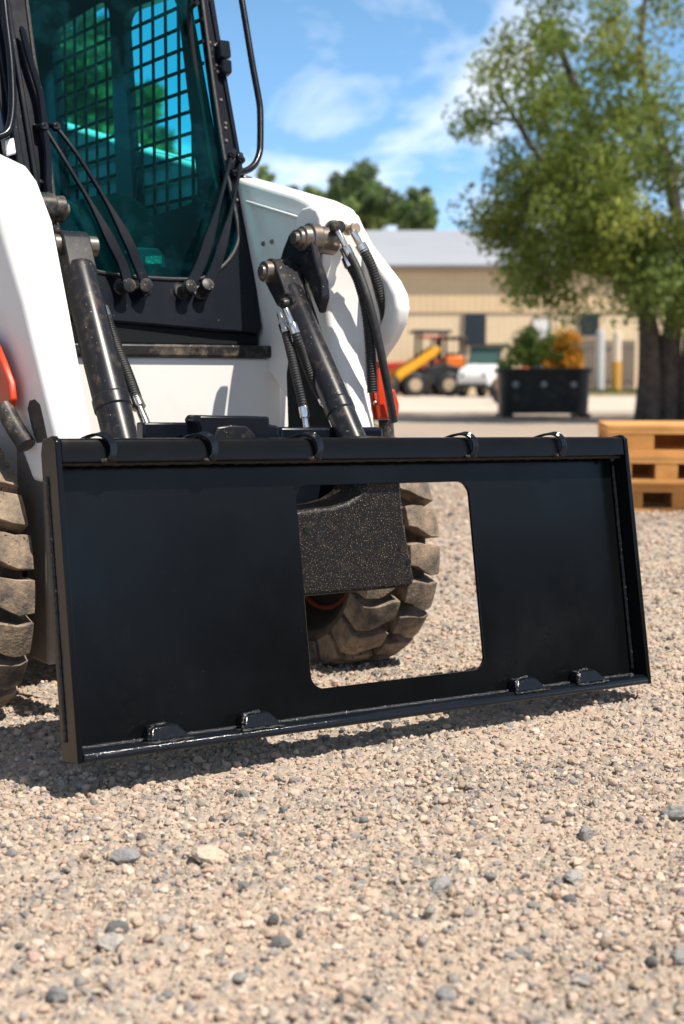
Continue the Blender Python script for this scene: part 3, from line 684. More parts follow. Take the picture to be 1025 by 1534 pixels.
# tilt cylinders
def cylinder(P0, P1, r, name='tilt_cylinder'):
    ax = (P1 - P0); L_ = ax.length; b = MB()
    b.lathe([(.045, r*.55), (.05, r*.93), (.060, r), (L_*.80, r), (L_*.805, r*1.06), (L_*.86, r*1.06), (L_*.865, r*.98), (L_+.12, r*.98)], P0, ax, 30)
    return part(b, name, M_cyl, bevel=.0012)
P0 = at(421, 408, x=.045); P1 = at(527, 655, x=.045)
cR = cylinder(P0, P1, .0275)
def pin(p, ax, r, l, parent, name='pivot_pin'):
    ax = Vector(ax).normalized(); b = MB()
    b.lathe([(-l, r*.3), (-l, r*.42), (-l+.004, r*.45), (-l+.0045, r*.78), (-l+.012, r*.78), (-l+.0125, r), (l, r)], p, ax, 26)
    return part(b, name, M_pin, parent, bevel=.0012)
def clevis(p0, p1, r, x0, x1, parent, name='clevis'):
    """flat eye plate from pin p0 to p1, in the plane x"""
    b = MB(); a = Vector((0, p0.y, p0.z)); c = Vector((0, p1.y, p1.z)); d = (c-a).normalized(); nrm = Vector((0, -d.z, d.y)); ring = []
    for k in range(11): t = math.pi*k/10; ring.append(a + nrm*math.cos(t)*r + (-d)*math.sin(t)*r)
    ring.append(c - nrm*r*.75); ring.append(c + nrm*r*.75)
    b.loft([Vector((x0, q.y, q.z)) for q in ring], [Vector((x1, q.y, q.z)) for q in ring])
    return part(b, name, M_cyl, parent, bevel=.003)
dn = (P1-P0).normalized()
clevis(P0, P0 + dn*.075, .027, .017, .073, cR)
b = MB(); b.lathe([(-.010, .008), (-.010, .012), (-.004, .013), (-.0035, .021), (.008, .022), (.10, .022)], Vector((.006, P0.y, P0.z)), (1, 0, 0), 26); part(b, 'pivot_pin', M_pin, cR, bevel=.0015)
PB = at(443, 357, x=.055)
b = MB(); b.lathe([(-.006, .006), (-.006, .0125), (.003, .013), (.0035, .019), (.012, .020), (.0125, .025), (.028, .0265), (.029, .032), (.050, .033), (.0505, .028), (.09, .030)], PB, (1, 0, 0), 28); part(b, 'upper_pin', M_pin, armR, bevel=.0015)
b = MB()   # bent link between the upper pin and the cylinder
P = [at(px, py, x=.075) for px, py in ((432, 352), (438, 344), (455, 345), (466, 362), (472, 390), (482, 420), (484, 445), (478, 470), (470, 450), (462, 425), (448, 405), (430, 400), (418, 392), (424, 372))]
b.prism(P, (.018, 0, 0)); part(b, 'tilt_link', M_cyl, armR, bevel=.004)
b = MB(); P = [at(px, py, x=.100) for px, py in ((455, 392), (466, 390), (476, 408), (482, 425), (482, 448), (474, 455), (462, 430))]; b.prism(P, (.016, 0, 0)); part(b, 'tilt_link', M_cyl, armR, bevel=.004)
# welded rib along the R cylinder
b = MB(); P = [at(px, py, x=.075) for px, py in ((436, 405), (446, 404), (478, 500), (474, 502))]; b.prism(P, (.010, 0, 0)); part(b, 'cylinder_rib', M_cyl, cR, bevel=.002)

Q0 = at(108, 368, x=-.345); Q1 = at(181, 655, x=-.345)
cL = cylinder(Q0, Q1, .0345)
dn = (Q1-Q0).normalized()
clevis(Q0, Q0 + dn*.085, .028, -.374, -.316, cL)
b = MB(); b.lathe([(-.006, .010), (.006, .018), (.010, .021), (.10, .021)], Vector((-.395, Q0.y, Q0.z)), (1, 0, 0), 24); part(b, 'pivot_pin', M_pin, cL, bevel=.0015)
QB = at(70, 312, x=-.375)
b = MB(); b.lathe([(-.04, .030), (.012, .031), (.013, .026), (.034, .027), (.035, .014), (.045, .013), (.046, .004)], QB, (1, 0, 0), 26); part(b, 'upper_pin', M_steel, armL, bevel=.002)
b = MB(); P = [at(px, py, x=-.355) for px, py in ((70, 325), (84, 330), (93, 345), (102, 365), (106, 390), (104, 420), (96, 440), (90, 415), (82, 380), (66, 345))]
b.prism(P, (-.016, 0, 0)); part(b, 'tilt_link', M_steel, armL, bevel=.004)
b = MB(); P = [at(px, py, x=-.312) for px, py in ((108, 395), (115, 398), (126, 445), (120, 446))]; b.prism(P, (-.008, 0, 0)); part(b, 'cylinder_rib', M_cyl, cL, bevel=.002)
b = MB(); b.lathe([(-.01, .012), (.012, .012), (.013, .006), (.018, .006)], at(124, 375, x=-.30), (1, 0, 0), 14); part(b, 'grease_boss', M_steel, cL, bevel=.001)

# hydraulic hoses: steel crimp, ribbed sleeve, crimp
def hose(pts3, r, i_steel0=1, i_steel1=None, ribbed=True, steel_r=.72, name='hydraulic_hose'):
    n_ = len(pts3); i1 = n_-1 if i_steel1 is None else i_steel1
    body = smooth_path(pts3[i_steel0:i1+1], 10)
    if ribbed:
        L_ = [0.0]
        for a, c in zip(body, body[1:]): L_.append(L_[-1] + (c-a).length)
        tot = L_[-1]; stp = .0013; m_ = int(tot/stp); fine = []; k = 0
        for i in range(m_+1):
            s_ = tot*i/m_
            while k < len(L_)-2 and L_[k+1] < s_: k += 1
            fine.append(body[k].lerp(body[k+1], (s_-L_[k])/max(1e-9, L_[k+1]-L_[k])))
        rad = [r*(1.0 + (.065 if i % 4 < 2 else -.05)) for i in range(m_+1)]; body = fine
    else: rad = r
    b = MB(); b.tube(body, rad, 12); h = part(b, name, M_rubber, bevel=0)
    if i_steel0 > 0:
        seg_ = [Vector(p) for p in pts3[:i_steel0+1]]; e = seg_[-1]; d = (e-seg_[-2]).normalized(); b = MB(); b.tube(seg_[:-1] + [e - d*.009], r*steel_r, 12); b.tube([e - d*.010, e + d*.012], r*1.12, 12); part(b, 'hose_fitting', M_chrome, h, bevel=.0008)
    if i1 < n_-1:
        seg_ = [Vector(p) for p in pts3[i1:]]; e = seg_[0]; d = (seg_[1]-e).normalized(); b = MB(); b.tube([e + d*.009] + seg_[1:], r*steel_r, 12); b.tube([e - d*.012, e + d*.010], r*1.12, 12); part(b, 'hose_fitting', M_chrome, h, bevel=.0008)
    return h
def arm_pts(l, x0, x1):   # points in front of the arm's outer half
    return [at(px, py, x=x0 + (x1-x0)*i/(len(l)-1)) for i, (px, py) in enumerate(l)]
hose([at(506, 346, y=.40), at(521, 376, y=.385), at(536, 405, y=.365), at(552, 450, y=.34), at(566, 505, y=.33), at(578, 565, y=.33), at(590, 632, y=.34)], .0086, 1, ribbed=False)
hose([at(528, 346, y=.40), at(543, 372, y=.39), at(557, 400, y=.375), at(569, 440, y=.37), at(577, 475, y=.37), at(572, 500, y=.385), at(566, 520, y=.40)], .0105, 1)
hose([at(514, 372, y=.40), at(522, 392, y=.39), at(537, 420, y=.375), at(549, 465, y=.36), at(555, 520, y=.35), at(558, 588, y=.35)], .0108, 1)
b = MB(); b.lathe([(-.004, .018), (.010, .017), (.012, .012), (.028, .011), (.030, .014), (.040, .013)], at(499, 343, y=.435), (-.25, -1, 0), 18); part(b, 'port_fitting', M_steel, armR, bevel=.001)
b = MB(); b.lathe([(-.004, .012), (.010, .012), (.012, .009), (.026, .009), (.028, .012), (.036, .011)], at(521, 344, y=.435), (-.1, -1, 0), 18); part(b, 'port_fitting', mat('tan_fitting', (.42,.33,.25), .4, metal=.4), armR, bevel=.001)
hose([at(419, 470, y=.36), at(426, 492, y=.34), at(431, 510, y=.33), at(440, 548, y=.315), at(450, 590, y=.30), at(456, 618, y=.29), at(462, 655, y=.28)], .0085, 1, 5)
hose([at(428, 462, y=.335), at(440, 492, y=.32), at(447, 512, y=.315), at(458, 545, y=.33), at(470, 575, y=.33), at(483, 598, y=.32), at(492, 618, y=.30), at(508, 655, y=.27)], .0085, 1, 5)
b = MB(); b.lathe([(-.004, .009), (.004, .012), (.030, .012), (.034, .008)], at(424, 455, x=.012), (1, .1, 0), 14); b.lathe([(0, .011), (.022, .011)], at(434, 452, x=.022), (1, .1, 0), 14); part(b, 'port_fitting', M_steel, cR, bevel=.0015)
hose([at(145, 440, x=-.305), at(155, 468, x=-.300), at(163, 490, x=-.297), at(178, 530, x=-.294), at(193, 568, x=-.290), at(206, 605, x=-.287), at(216, 628, x=-.285), at(229, 660, x=-.282)], .0122, 1, 5)
b = MB(); P = [at(px, py, x=-.305) for px, py in ((135, 420), (143, 418), (150, 430), (153, 446), (147, 450), (138, 440))]; b.prism(P, (-.02, 0, 0)); part(b, 'port_fitting', M_steel, cL, bevel=.003)

# orange locking levers
b = MB(); P = [at(px, py, y=.40) for px, py in ((556, 540), (566, 532), (572, 552), (577, 590), (580, 622), (566, 630), (557, 622))]; b.prism(P, (0, .03, 0))
P = [at(px, py, y=.375) for px, py in ((567, 546), (577, 552), (584, 580), (589, 614), (585, 628), (571, 628), (566, 590))]; b.prism(P, (0, .016, 0))
P = [at(px, py, y=.345) for px, py in ((583, 585), (592, 582), (599, 605), (598, 626), (591, 628), (584, 605))]; b.prism(P, (0, .014, 0))
part(b, 'lock_lever', M_orange, bevel=.004)
b = MB(); b.tube([at(578, 628, y=.40), at(582, 680, y=.40)], .016, 12); part(b, 'lever_post', M_steel, bevel=.001)
b = MB(); P = [at(px, py, x=-.50) for px, py in ((-30, 490), (0, 512), (12, 540), (24, 572), (27, 598), (22, 618), (6, 618), (-30, 606))]; b.prism(P, (-.014, 0, 0))
part(b, 'lock_lever', M_orange, bevel=.004, seg=3)
b = MB(); b.tube([at(5, 608, x=-.52), at(22, 640, x=-.51), at(40, 668, x=-.50)], .018, 12); part(b, 'lever_post', M_steel, bevel=.001)

# quick attach behind the plate
b = MB(); P = [at(px, py, y=.125) for px, py in ((300, 775), (430, 768), (500, 759), (522, 752), (538, 742), (548, 728), (552, 700), (554, 655), (596, 655), (606, 780), (622, 868), (620, 877), (612, 880), (440, 896), (300, 908))]
b.prism(P, (0, .10, 0)); qa = part(b, 'quick_attach_frame', M_cross, bevel=.008, seg=3)
b = MB()
for px, py, r_ in ((459, 794, .0052), (599, 820, .0035), (612, 842, .0055)):
    b = MB(); b.lathe([(-.0012, r_), (.002, r_)], at(px, py, y=.1245), (0, 1, 0), 14); part(b, 'bolt_hole', M_inside, qa, bevel=0)
b = MB(); P = [at(px, py, y=.26) for px, py in ((420, 640), (575, 640), (575, 760), (420, 765))]; b.prism(P, (0, .03, 0)); part(b, 'inner_bracket', M_cab, qa, bevel=.006)
b = MB(); P = [at(px, py, y=.20) for px, py in ((300, 662), (300, 640), (295, 630), (300, 622), (404, 624), (405, 636), (418, 638), (420, 662))]; b.prism(P, (0, .05, 0))
P = [at(px, py, y=.27) for px, py in ((215, 668), (215, 633), (300, 633), (300, 668))]; b.prism(P, (0, .03, 0)); part(b, 'top_bracket', M_cab, qa, bevel=.004)
b = MB(); P = [at(px, py, y=.195) for px, py in ((318, 662), (326, 640), (345, 637), (370, 638), (382, 650), (384, 662))]; b.prism(P, (0, .006, 0)); part(b, 'latch_block', M_cyl, qa, bevel=.004)
b = MB(); P = [at(px, py, y=.16) for px, py in ((100, 660), (300, 660), (300, 890), (100, 900))]; b.prism(P, (0, .05, 0)); part(b, 'cross_tube', M_cross, qa, bevel=.01)

# wheels
WR = .290
def make_wheel(xi, xo, y, z):
    s = 1 if xo > xi else -1; w = abs(xo-xi)/2; xc = (xi+xo)/2; c = Vector((xc, y, z)); X = Vector((1, 0, 0))
    b = MB(); b.lathe([(-w*.55, .03), (-w*.55, .09), (-w*.35, .10), (-w*.30, .145), (-w*.85, .196), (-w*.88, .204), (w*.88, .204), (w*.85, .196), (w*.3, .145), (w*.35, .10), (w*.5, .09), (w*.5, .03)], c, X, 36)
    wh = part(b, 'wheel', M_rim, bevel=.002)
    b = MB(); prof = [(-w*.86, .198), (-w*.96, .206), (-w*1.0, .216), (-w*.97, .232), (-w*.86, .246), (-w*.5, .255), (0, .258), (w*.5, .255), (w*.86, .246), (w*.97, .232), (w*1.0, .216), (w*.96, .206), (w*.86, .198)]
    b.lathe(prof, c, X, 64, closed=True); ty = part(b, 'tyre', M_groove, wh, bevel=0)
    b = MB(); rr = random.Random(3)
    NL = 21
    def rad(t):   # outer radius across the width
        a = abs(t)/w; return WR if a < .72 else WR - .013*((a-.72)/.33)**1.3
    def pt(t, ang, r_): return c + X*t + Vector((0, math.cos(ang), math.sin(ang)))*r_
    for sd in (-1, 1):
        for k in range(NL):
            a0 = 2*math.pi*(k + (.5 if sd > 0 else 0))/NL; pitch = 2*math.pi/NL
            ts = [.06, .30, .52, .70, .86, 1.03]; off = [.0, .02, .13, .20, .22, .22]; hw_ = [.27, .31, .36, .38, .385, .385]
            secs = []
            for t, o_, h_ in zip(ts, off, hw_):
                tt = sd*w*t; cen = a0 + o_*pitch; r_o = rad(tt) + rr.uniform(-.0012, .0012); r_i = .238 if t < .9 else .222
                sec = [pt(tt, cen - h_*pitch*1.08, r_i)]
                for q in (-1, -.33, .33, 1): sec.append(pt(tt, cen + q*h_*pitch + rr.uniform(-.005, .005), r_o))
                sec.append(pt(tt, cen + h_*pitch*1.08, r_i)); secs.append(sec)
            n6 = 6; V = [p for s_ in secs for p in s_]
            Fc = [(i*n6+j, i*n6+j+1, (i+1)*n6+j+1, (i+1)*n6+j) for i in range(len(secs)-1) for j in range(n6-1)] + [(i*n6+n6-1, i*n6, (i+1)*n6, (i+1)*n6+n6-1) for i in range(len(secs)-1)]
            Fc += [tuple(range(n6-1, -1, -1)), tuple(range(len(V)-n6, len(V)))]
            b.add(V, Fc)
    part(b, 'tread', M_tyre, wh, bevel=.0018, angle=35)
    b = MB(); b.lathe([(-s*w*.40, .146), (-s*w*.40, .168), (-s*w*.34, .170), (-s*w*.34, .144)], c, X, 36, closed=True); part(b, 'rim_ring', mat('rusty_orange', (.20, .03, .008), .6), wh, bevel=0)
    b = MB()
    for k in range(6):
        a = k*math.pi/3 + .2; p = c + Vector((-s*w*.55, .065*math.cos(a), .065*math.sin(a))); b = MB(); b.cyl(p, p - X*s*.014, .009, 6); part(b, 'wheel_nut', M_pin, wh, bevel=0)
    return wh
make_wheel(.258, .446, .745, WR-.012)
make_wheel(-.505, -.715, .745, WR-.012)
make_wheel(.258, .446, 1.62, WR-.012)
make_wheel(-.505, -.715, 1.62, WR-.012)
b = MB(); b.cyl((-.52, .745, WR-.012), (.27, .745, WR-.012), .05, 16); b.cyl((-.52, 1.62, WR-.012), (.27, 1.62, WR-.012), .05, 16); part(b, 'axle', M_rim, bevel=0)

#BACKGROUND
# ------------------------------------------------------------------ trees and shrubs
M_leaf = attr_mat('leaf', .5, .3, translucent=.5)
M_leaf.use_backface_culling = False
M_bark = mat('bark', (.075, .058, .045), .9, var=.5, var_scale=9, bump=1.0, bump_scale=22)
def leaves_mesh(name, centers, sig, per, size, tones, seed, squash=.8):
    r = np.random.default_rng(seed); C = np.repeat(centers, per, 0); n = len(C)
    sg = np.repeat(sig, per)[:, None] if np.ndim(sig) else sig
    g_ = r.normal(size=(n, 3)); rad = np.linalg.norm(g_, axis=1, keepdims=True); g_ = g_/rad*np.minimum(rad, 2.1)
    P = C + g_*sg*np.array([1, 1, squash])
    a = r.normal(size=(n, 3)); a /= np.linalg.norm(a, axis=1, keepdims=True); a[:, 2] -= .25
    b_ = np.cross(a, r.normal(size=(n, 3))); b_ /= np.linalg.norm(b_, axis=1, keepdims=True)
    c_ = np.cross(a, b_); s_ = size*r.uniform(.6, 1.35, (n, 1))
    V = np.stack([P - a*s_, P + b_*s_*.48 + c_*s_*.12, P + a*s_*1.05, P - b_*s_*.48 + c_*s_*.12], 1)
    me = bpy.data.meshes.new(name); me.vertices.add(n*4); me.vertices.foreach_set('co', V.reshape(-1).astype(np.float32))
    me.loops.add(n*4); me.loops.foreach_set('vertex_index', np.arange(n*4, dtype=np.int32))
    me.polygons.add(n); me.polygons.foreach_set('loop_start', np.arange(0, n*4, 4, dtype=np.int32)); me.polygons.foreach_set('loop_total', np.full(n, 4, np.int32))
    me.update(calc_edges=True)
    T = np.repeat(tones, per, 0)*r.uniform(.7, 1.3, (n, 1))
    at_ = me.attributes.new('tone', 'FLOAT_COLOR', 'POINT'); C4 = np.ones((n, 4, 4), np.float32); C4[..., :3] = T[:, None, :]; at_.data.foreach_set('color', C4.reshape(-1))
    me.materials.append(M_leaf); return me
GREENS = np.array([(.165, .25, .060), (.215, .285, .062), (.28, .325, .068), (.14, .21, .066), (.35, .36, .075)])
def tree(name, label, cat, base, crowns, trunks, per, size, sig, nclump, seed, group=None, palette=GREENS, weights=None, shell=.55, limb_r=.05):
    """base: world point; crowns: list of (center rel, radii); trunks: list of polylines (rel) with radii"""
    r = np.random.default_rng(seed); root = empty(name, base); tag(root, label, cat, group)
    cen = []; per_c = max(1, nclump//len(crowns))
    for c, rd in crowns:
        d = r.normal(size=(per_c, 3)); d /= np.linalg.norm(d, axis=1, keepdims=True)
        u = r.uniform(0, 1, per_c)**(1/3)*(1-shell) + shell*r.uniform(.75, 1.02, per_c)
        cen.append(np.array(c) + d*u[:, None]*np.array(rd)*(1 + .12*r.normal(size=(per_c, 1))))
    cen = np.concatenate(cen); cen[:, 2] = np.maximum(cen[:, 2], .25)
    tn = (palette[r.choice(len(palette), len(cen), p=weights)]*.6 + palette.mean(0)*.4 if palette is GREENS else palette[r.choice(len(palette), len(cen), p=weights)])*r.uniform(.75, 1.2, (len(cen), 1))
    b = MB(); nodes = []
    for pl, r0, r1 in trunks:
        P = smooth_path(pl, 5); n_ = len(P); b.tube(P, [r0 + (r1-r0)*(i/(n_-1))**.8 for i in range(n_)], 10)
        nodes += [(p, r0 + (r1-r0)*(i/(n_-1))) for i, p in enumerate(P) if i > n_*.3]
    order = sorted(range(len(cen)), key=lambda i: min((Vector(cen[i])-p).length for p, _ in nodes))
    for i in order:
        e = Vector(cen[i]); best = min(nodes, key=lambda q: (q[0]-e).length + max(0, (q[0].z - e.z))*.6)
        p, rp = best; L_ = (e-p).length
        mid = p.lerp(e, .5) + Vector((r.normal()*.05, r.normal()*.05, .10))*L_
        P = smooth_path([p, mid, e], 4); ra = min(rp*.7, limb_r*(.35 + .3*L_)); n_ = len(P)
        b.tube(P, [ra*(1-.8*k/(n_-1)) for k in range(n_)], 6); nodes.append((mid, ra*.6)); nodes.append((e, ra*.25))
    b.build('trunk', M_bark, root)
    me = leaves_mesh('crown', cen, sig*r.uniform(.7, 1.25, len(cen)), per, size, tn, seed+1)
    o = bpy.data.objects.new('crown', me); col.objects.link(o); o.parent = root
    return root
tb = ground_at(990, 631)
tree('shade_tree', 'big leafy broad crowned tree with dark clustered trunks behind the pallets', 'tree', (tb.x, tb.y, 0),
     [((.3, 0, 4.9), (3.35, 3.1, 3.5)), ((-.5, -.6, 3.2), (2.4, 2.0, 1.75)), ((1.2, 0, 7.2), (3.3, 3.0, 3.0)), ((-1.45, .1, 4.7), (1.65, 1.8, 1.6)), ((-1.55, -.4, 3.0), (1.35, 1.5, 1.15)), ((.3, -.9, 2.35), (1.7, 1.0, .75))],
     [([(-.22, 0, -.1), (-.20, 0, 1.0), (-.35, 0, 2.2), (-.9, .2, 4.0), (-1.8, .3, 6.2)], .23, .05), ([(.14, .1, -.1), (.16, .1, 1.2), (.30, .2, 2.6), (.05, .3, 4.2), (-.35, .4, 5.6), (-.2, .4, 7.2)], .22, .025),
      ([(.50, -.05, -.1), (.48, 0, 1.2), (.70, -.1, 2.6), (1.25, -.2, 4.4), (1.5, 0, 6.0), (2.2, 0, 7.6)], .22, .025), ([(.0, .3, -.1), (-.02, .35, 1.3), (-.5, .9, 3.0), (-1.2, 1.4, 4.8)], .12, .04),
      ([(-.25, 0, 1.6), (-.9, -.3, 2.5), (-1.8, -.6, 3.6), (-2.7, -.6, 5.0)], .11, .03)],
     235, .050, .215, 290, 41, weights=[.27, .26, .17, .22, .08], limb_r=.055)
DARKG = np.array([(.055, .085, .030), (.075, .105, .036), (.10, .125, .042), (.05, .07, .034)])
def far_tree(label, px, py_top, py_bot, wpx, d, seed, crowns=None, per=120, ncl=110, group='trees beyond the building'):
    k = d/F_PX; p = world_at(px, 568, d); H_ = (568-py_top)*k + .66; hb = max(.8, (568-py_bot)*k + .66); w_ = wpx*k/2
    cz = (H_+hb)/2; rz = (H_-hb)/2
    cr_ = [((0, 0, cz), (w_, w_*.9, rz)), ((-w_*.35, 0, cz-rz*.25), (w_*.6, w_*.6, rz*.7)), ((w_*.4, 0, cz-rz*.35), (w_*.6, w_*.6, rz*.6))]
    tree('tree', label, 'tree', (p.x, d, 0), cr_, [([(0, 0, -.1), (.05*w_, 0, hb), (0, 0, cz), (0, 0, H_*.95)], max(.1, H_*.022), .04)], per, .008*H_+.05, .07*w_+.12, ncl, seed, group, palette=DARKG*3.0, limb_r=.02*H_/3)
far_tree('tall dark green tree with a rounded crown rising behind the grey roof', 542, 243, 352, 108, 100, 51)
far_tree('lower dark tree with a loose crown standing right of the rounded crown behind the roof', 622, 288, 362, 52, 96, 52)
far_tree('low green tree just above the white lift arm beside the rounded crown', 470, 283, 362, 34, 92, 53, ncl=50)
far_tree('small distant tree top peeping over the white lift arm next to the grab bar', 399, 258, 330, 26, 90, 54, per=80, ncl=30)
far_tree('tiny tree top left of the rounded crown, just above the arm', 436, 279, 330, 16, 94, 55, per=70, ncl=20)
far_tree('tall tree seen through the cab glass, left half of the screened window', 128, -10, 400, 130, 40, 56, group='trees behind the loader', per=150, ncl=160)
far_tree('shorter tree seen through the cab glass, at the foot of the right screen panel', 222, 130, 420, 70, 44, 57, group='trees behind the loader', per=150, ncl=110)
far_tree('leafy tree far behind the pallets at the right edge of the yard', 1120, 330, 520, 260, 70, 58, ncl=90)
def shrub(label, px, d, z1, w_, seed, pal, wts=None):
    p = world_at(px, 568, d)
    tree('shrub', label, 'shrub', (p.x, d, 0), [((-.25*w_, 0, z1*.45), (w_*.75, w_*.8, z1*.42)), ((.35*w_, .1, z1*.52), (w_*.6, w_*.7, z1*.50)), ((.1*w_, -.1, z1*.80), (w_*.38, w_*.4, z1*.26))], [([(0, 0, -.05), (0, 0, z1*.3), (.1, 0, z1*.7)], .06, .02), ([(.1, 0, -.05), (.25*w_, 0, z1*.3), (.5*w_, 0, z1*.7)], .05, .02)], 90, .07, .17, 48, seed, 'shrubs in front of the shed wall', palette=pal, weights=wts, limb_r=.03)
BUSH = np.array([(.055, .11, .022), (.085, .14, .03), (.12, .16, .035)])
shrub('green leafy shrub left of the orange flowering shrub by the shed wall', 788, 46, 2.15, .62, 61, BUSH)
shrub('yellow green shrub between the green shrub and the orange flowering shrub', 822, 45, 1.9, .50, 62, BUSH*np.array([1.35, 1.2, 1]))
shrub('shrub covered in orange and yellow flowers beside the black bin', 846, 44, 1.95, .50, 63, np.array([(.50, .20, .012), (.46, .26, .02), (.09, .14, .025), (.48, .14, .010)]), [.34, .22, .24, .20])

# ------------------------------------------------------------------ shed building
BY = 62.0
def bz(py, d=BY): return world_at(512, py, d).z
def bx(px, d=BY): return world_at(px, 500, d).x
M_wallu = mat('tan_cladding', (.66, .49, .29), .6, var=.06, var_scale=.6, dust=(.35,.27,.19), dust_amt=.2, dust_scale=1.2)
M_walll = mat('cream_ribbed_cladding', (.70, .55, .35), .55, var=.06, var_scale=.5, dust=(.38,.29,.20), dust_amt=.3, dust_scale=1.5)
M_roof = mat('pale_metal_roof', (.38, .40, .43), .45, metal=.1, var=.05, var_scale=.4)
M_dark = mat('dark_opening', (.010, .018, .022), .25)
M_trim = mat('white_trim', (.70, .70, .67), .5)
shed = empty('shed', ((bx(512)), BY, 0)); tag(shed, 'long tan metal clad shed with a pale grey roof across the back of the yard', 'shed')
SO = -Vector((bx(512), BY, 0))
def shpart(mb, name, m, parent=None, bevel=0.0):
    return mb.build(name, m, parent or shed, loc=SO if parent is None else (0, 0, 0), bevel=bevel)
X0, X1 = -34.0, 34.0; ZE = bz(405); ZM = bz(468); ZR = bz(345, BY+8)
def ribbed(xa, xb, za, zb, y, depth, pitch):
    b = MB(); xs = []; x = xa; k = 0
    while x < xb:
        for dx, dy in ((0, 0), (pitch*.62, 0), (pitch*.72, -depth), (pitch*.90, -depth)): xs.append((x+dx, y+dy))
        x += pitch
    V = [(x, yy, z) for z in (za, zb) for x, yy in xs]; n_ = len(xs)
    b.add(V, [(i, i+1, n_+i+1, n_+i) for i in range(n_-1)])
    b.box((xa, y+.03, za), (xb, y+.15, zb)); return b
shpart(ribbed(X0, X1, -.05, ZM, BY, .005, .28), 'wall', M_walll, )
b = ribbed(X0, X1, ZM+.003, ZE, BY-.06, .008, .30); shpart(b, 'upper_wall', M_wallu)
b = MB(); b.box((X0-.3, BY-.45, ZE), (X1+.3, BY-.36, ZE+.16)); M_fasc = mat('fascia', (.30, .235, .165), .5); shpart(b, 'fascia', M_fasc)
b = MB(); ringA = [(BY-.5, ZE+.161), (BY-.5, ZE+.24), (BY+8, ZR), (BY+16.5, ZE+.24), (BY+16.5, ZE+.161), (BY+8, ZR-.10)]
b.loft([Vector((X0-.4, y, z)) for y, z in ringA], [Vector((X1+.4, y, z)) for y, z in ringA])
rf = shpart(b, 'roof', M_roof)
for i in range(0):
    pass
b = MB(); b.box((X0, BY+16, -.05), (X1, BY+16.2, ZE)); shpart(b, 'rear_cladding', M_walll)
for (xa, xb, ya, yb, m_, nm) in ((695, 727, 470, 518, M_dark, 'window'), (799, 823, 477, 507, M_trim, 'window'), (868, 896, 470, 503, M_dark, 'window')):
    b = MB(); x0, x1, z0, z1 = bx(xa), bx(xb), bz(yb), bz(ya)
    b.box((x0, BY-.10, z0), (x1, BY-.06, z1)); wnd = shpart(b, nm, m_)
    b = MB(); t = .05; b.box((x0-t, BY-.12, z0-t), (x0, BY-.05, z1+t)); b.box((x1, BY-.12, z0-t), (x1+t, BY-.05, z1+t)); b.box((x0, BY-.119, z1), (x1, BY-.051, z1+t)); b.box((x0, BY-.119, z0-t), (x1, BY-.051, z0))
    shpart(b, 'window_frame', M_fasc, wnd)
# brown fence panels, posts and grass verge on the right
FYd = 58.0
M_fence = mat('brown_panel', (.13, .105, .085), .7, var=.15, var_scale=2)
for xa, xb, lb in ((866, 893, 'brown fence panel between the flowering shrub and the grey post'), (907, 918, 'narrow brown fence panel between the grey post and the yellow post'), (932, 952, 'brown fence panel between the yellow post and the tree trunks')):
    fr_ = empty('fence_panel', (bx((xa+xb)/2, FYd), FYd, 0)); tag(fr_, lb, 'fence', 'brown fence panels by the shed')
    hw_ = (bx(xb, FYd)-bx(xa, FYd))/2; zt = bz(510, FYd); n_ = 5; b = MB()
    for i in range(n_):
        x0 = -hw_ + 2*hw_*i/n_; b.box((x0+.008, -.02+.005*(i % 2), .2), (x0+2*hw_/n_-.008, .02, zt))
    b.build('boards', M_fence, fr_, bevel=.008)
    b = MB(); b.box((-hw_, .021, .5), (hw_, .08, .62)); b.box((-hw_, .021, zt-.4), (hw_, .08, zt-.28)); b.build('rail', M_fence, fr_)
for px, lb, mt, ptop in ((900, 'grey post left of the yellow post in front of the shed', mat('grey_post_paint', (.45, .46, .46), .5, dust=(.3,.25,.2), dust_amt=.4, dust_scale=6), 496), (925, 'tall post with a yellow lower half beside the tree trunks', mat('cream_post_paint', (.62, .52, .40), .5), 498)):
    po = empty('post', (bx(px, 56.5), 56.5, 0)); tag(po, lb, 'post'); b = MB(); z1 = bz(ptop, 56.5)
    b.lathe([(0, .17), (.02, .19), (z1, .17), (z1+.04, .12)], (0, 0, 0), (0, 0, 1), 16); b.build('shaft', mt, po)
    b = MB(); b.lathe([(0, .24), (.12, .24), (.16, .20)], (0, 0, 0), (0, 0, 1), 16); b.build('collar', mat('concrete', (.40, .38, .35), .9), po)
    if lb.startswith('tall'):
        b = MB(); b.lathe([(.16, .195), (1.35, .193), (1.36, .180)], (0, 0, 0), (0, 0, 1), 16); b.build('sleeve', mat('yellow_sleeve', (.55, .29, .05), .6), po)
b = MB(); b.box((bx(842, 57), 54.6, -.05), (bx(1300, 57), 61.5, .12)); tag(b.build('verge', mat('verge_soil', (.30, .23, .15), .95, var=.2, var_scale=1.5), bevel=.05), kind='structure')
rv = np.random.default_rng(77); pv = np.stack([rv.uniform(bx(842, 57), bx(1300, 57), 900), rv.uniform(54.7, 57.5, 900), np.full(900, .16)], -1)
me = leaves_mesh('grass', pv, .05, 9, .07, np.tile(np.array([(.10, .15, .03)]), (900, 1)), 78); o = bpy.data.objects.new('grass', me); col.objects.link(o); tag(o, kind='stuff')
# pale hard-packed road across the yard
b = MB(); b.add([(-90, 29, .004), (120, 29, .004), (120, 55, .004), (-90, 55, .004)], [(0, 1, 2, 3)])
tag(b.build('road', mat('packed_road', (.52, .445, .365), .95, var=.14, var_scale=.25, dust=(.36,.31,.26), dust_amt=.4, dust_scale=.9, bump=.3, bump_scale=20)), kind='structure')

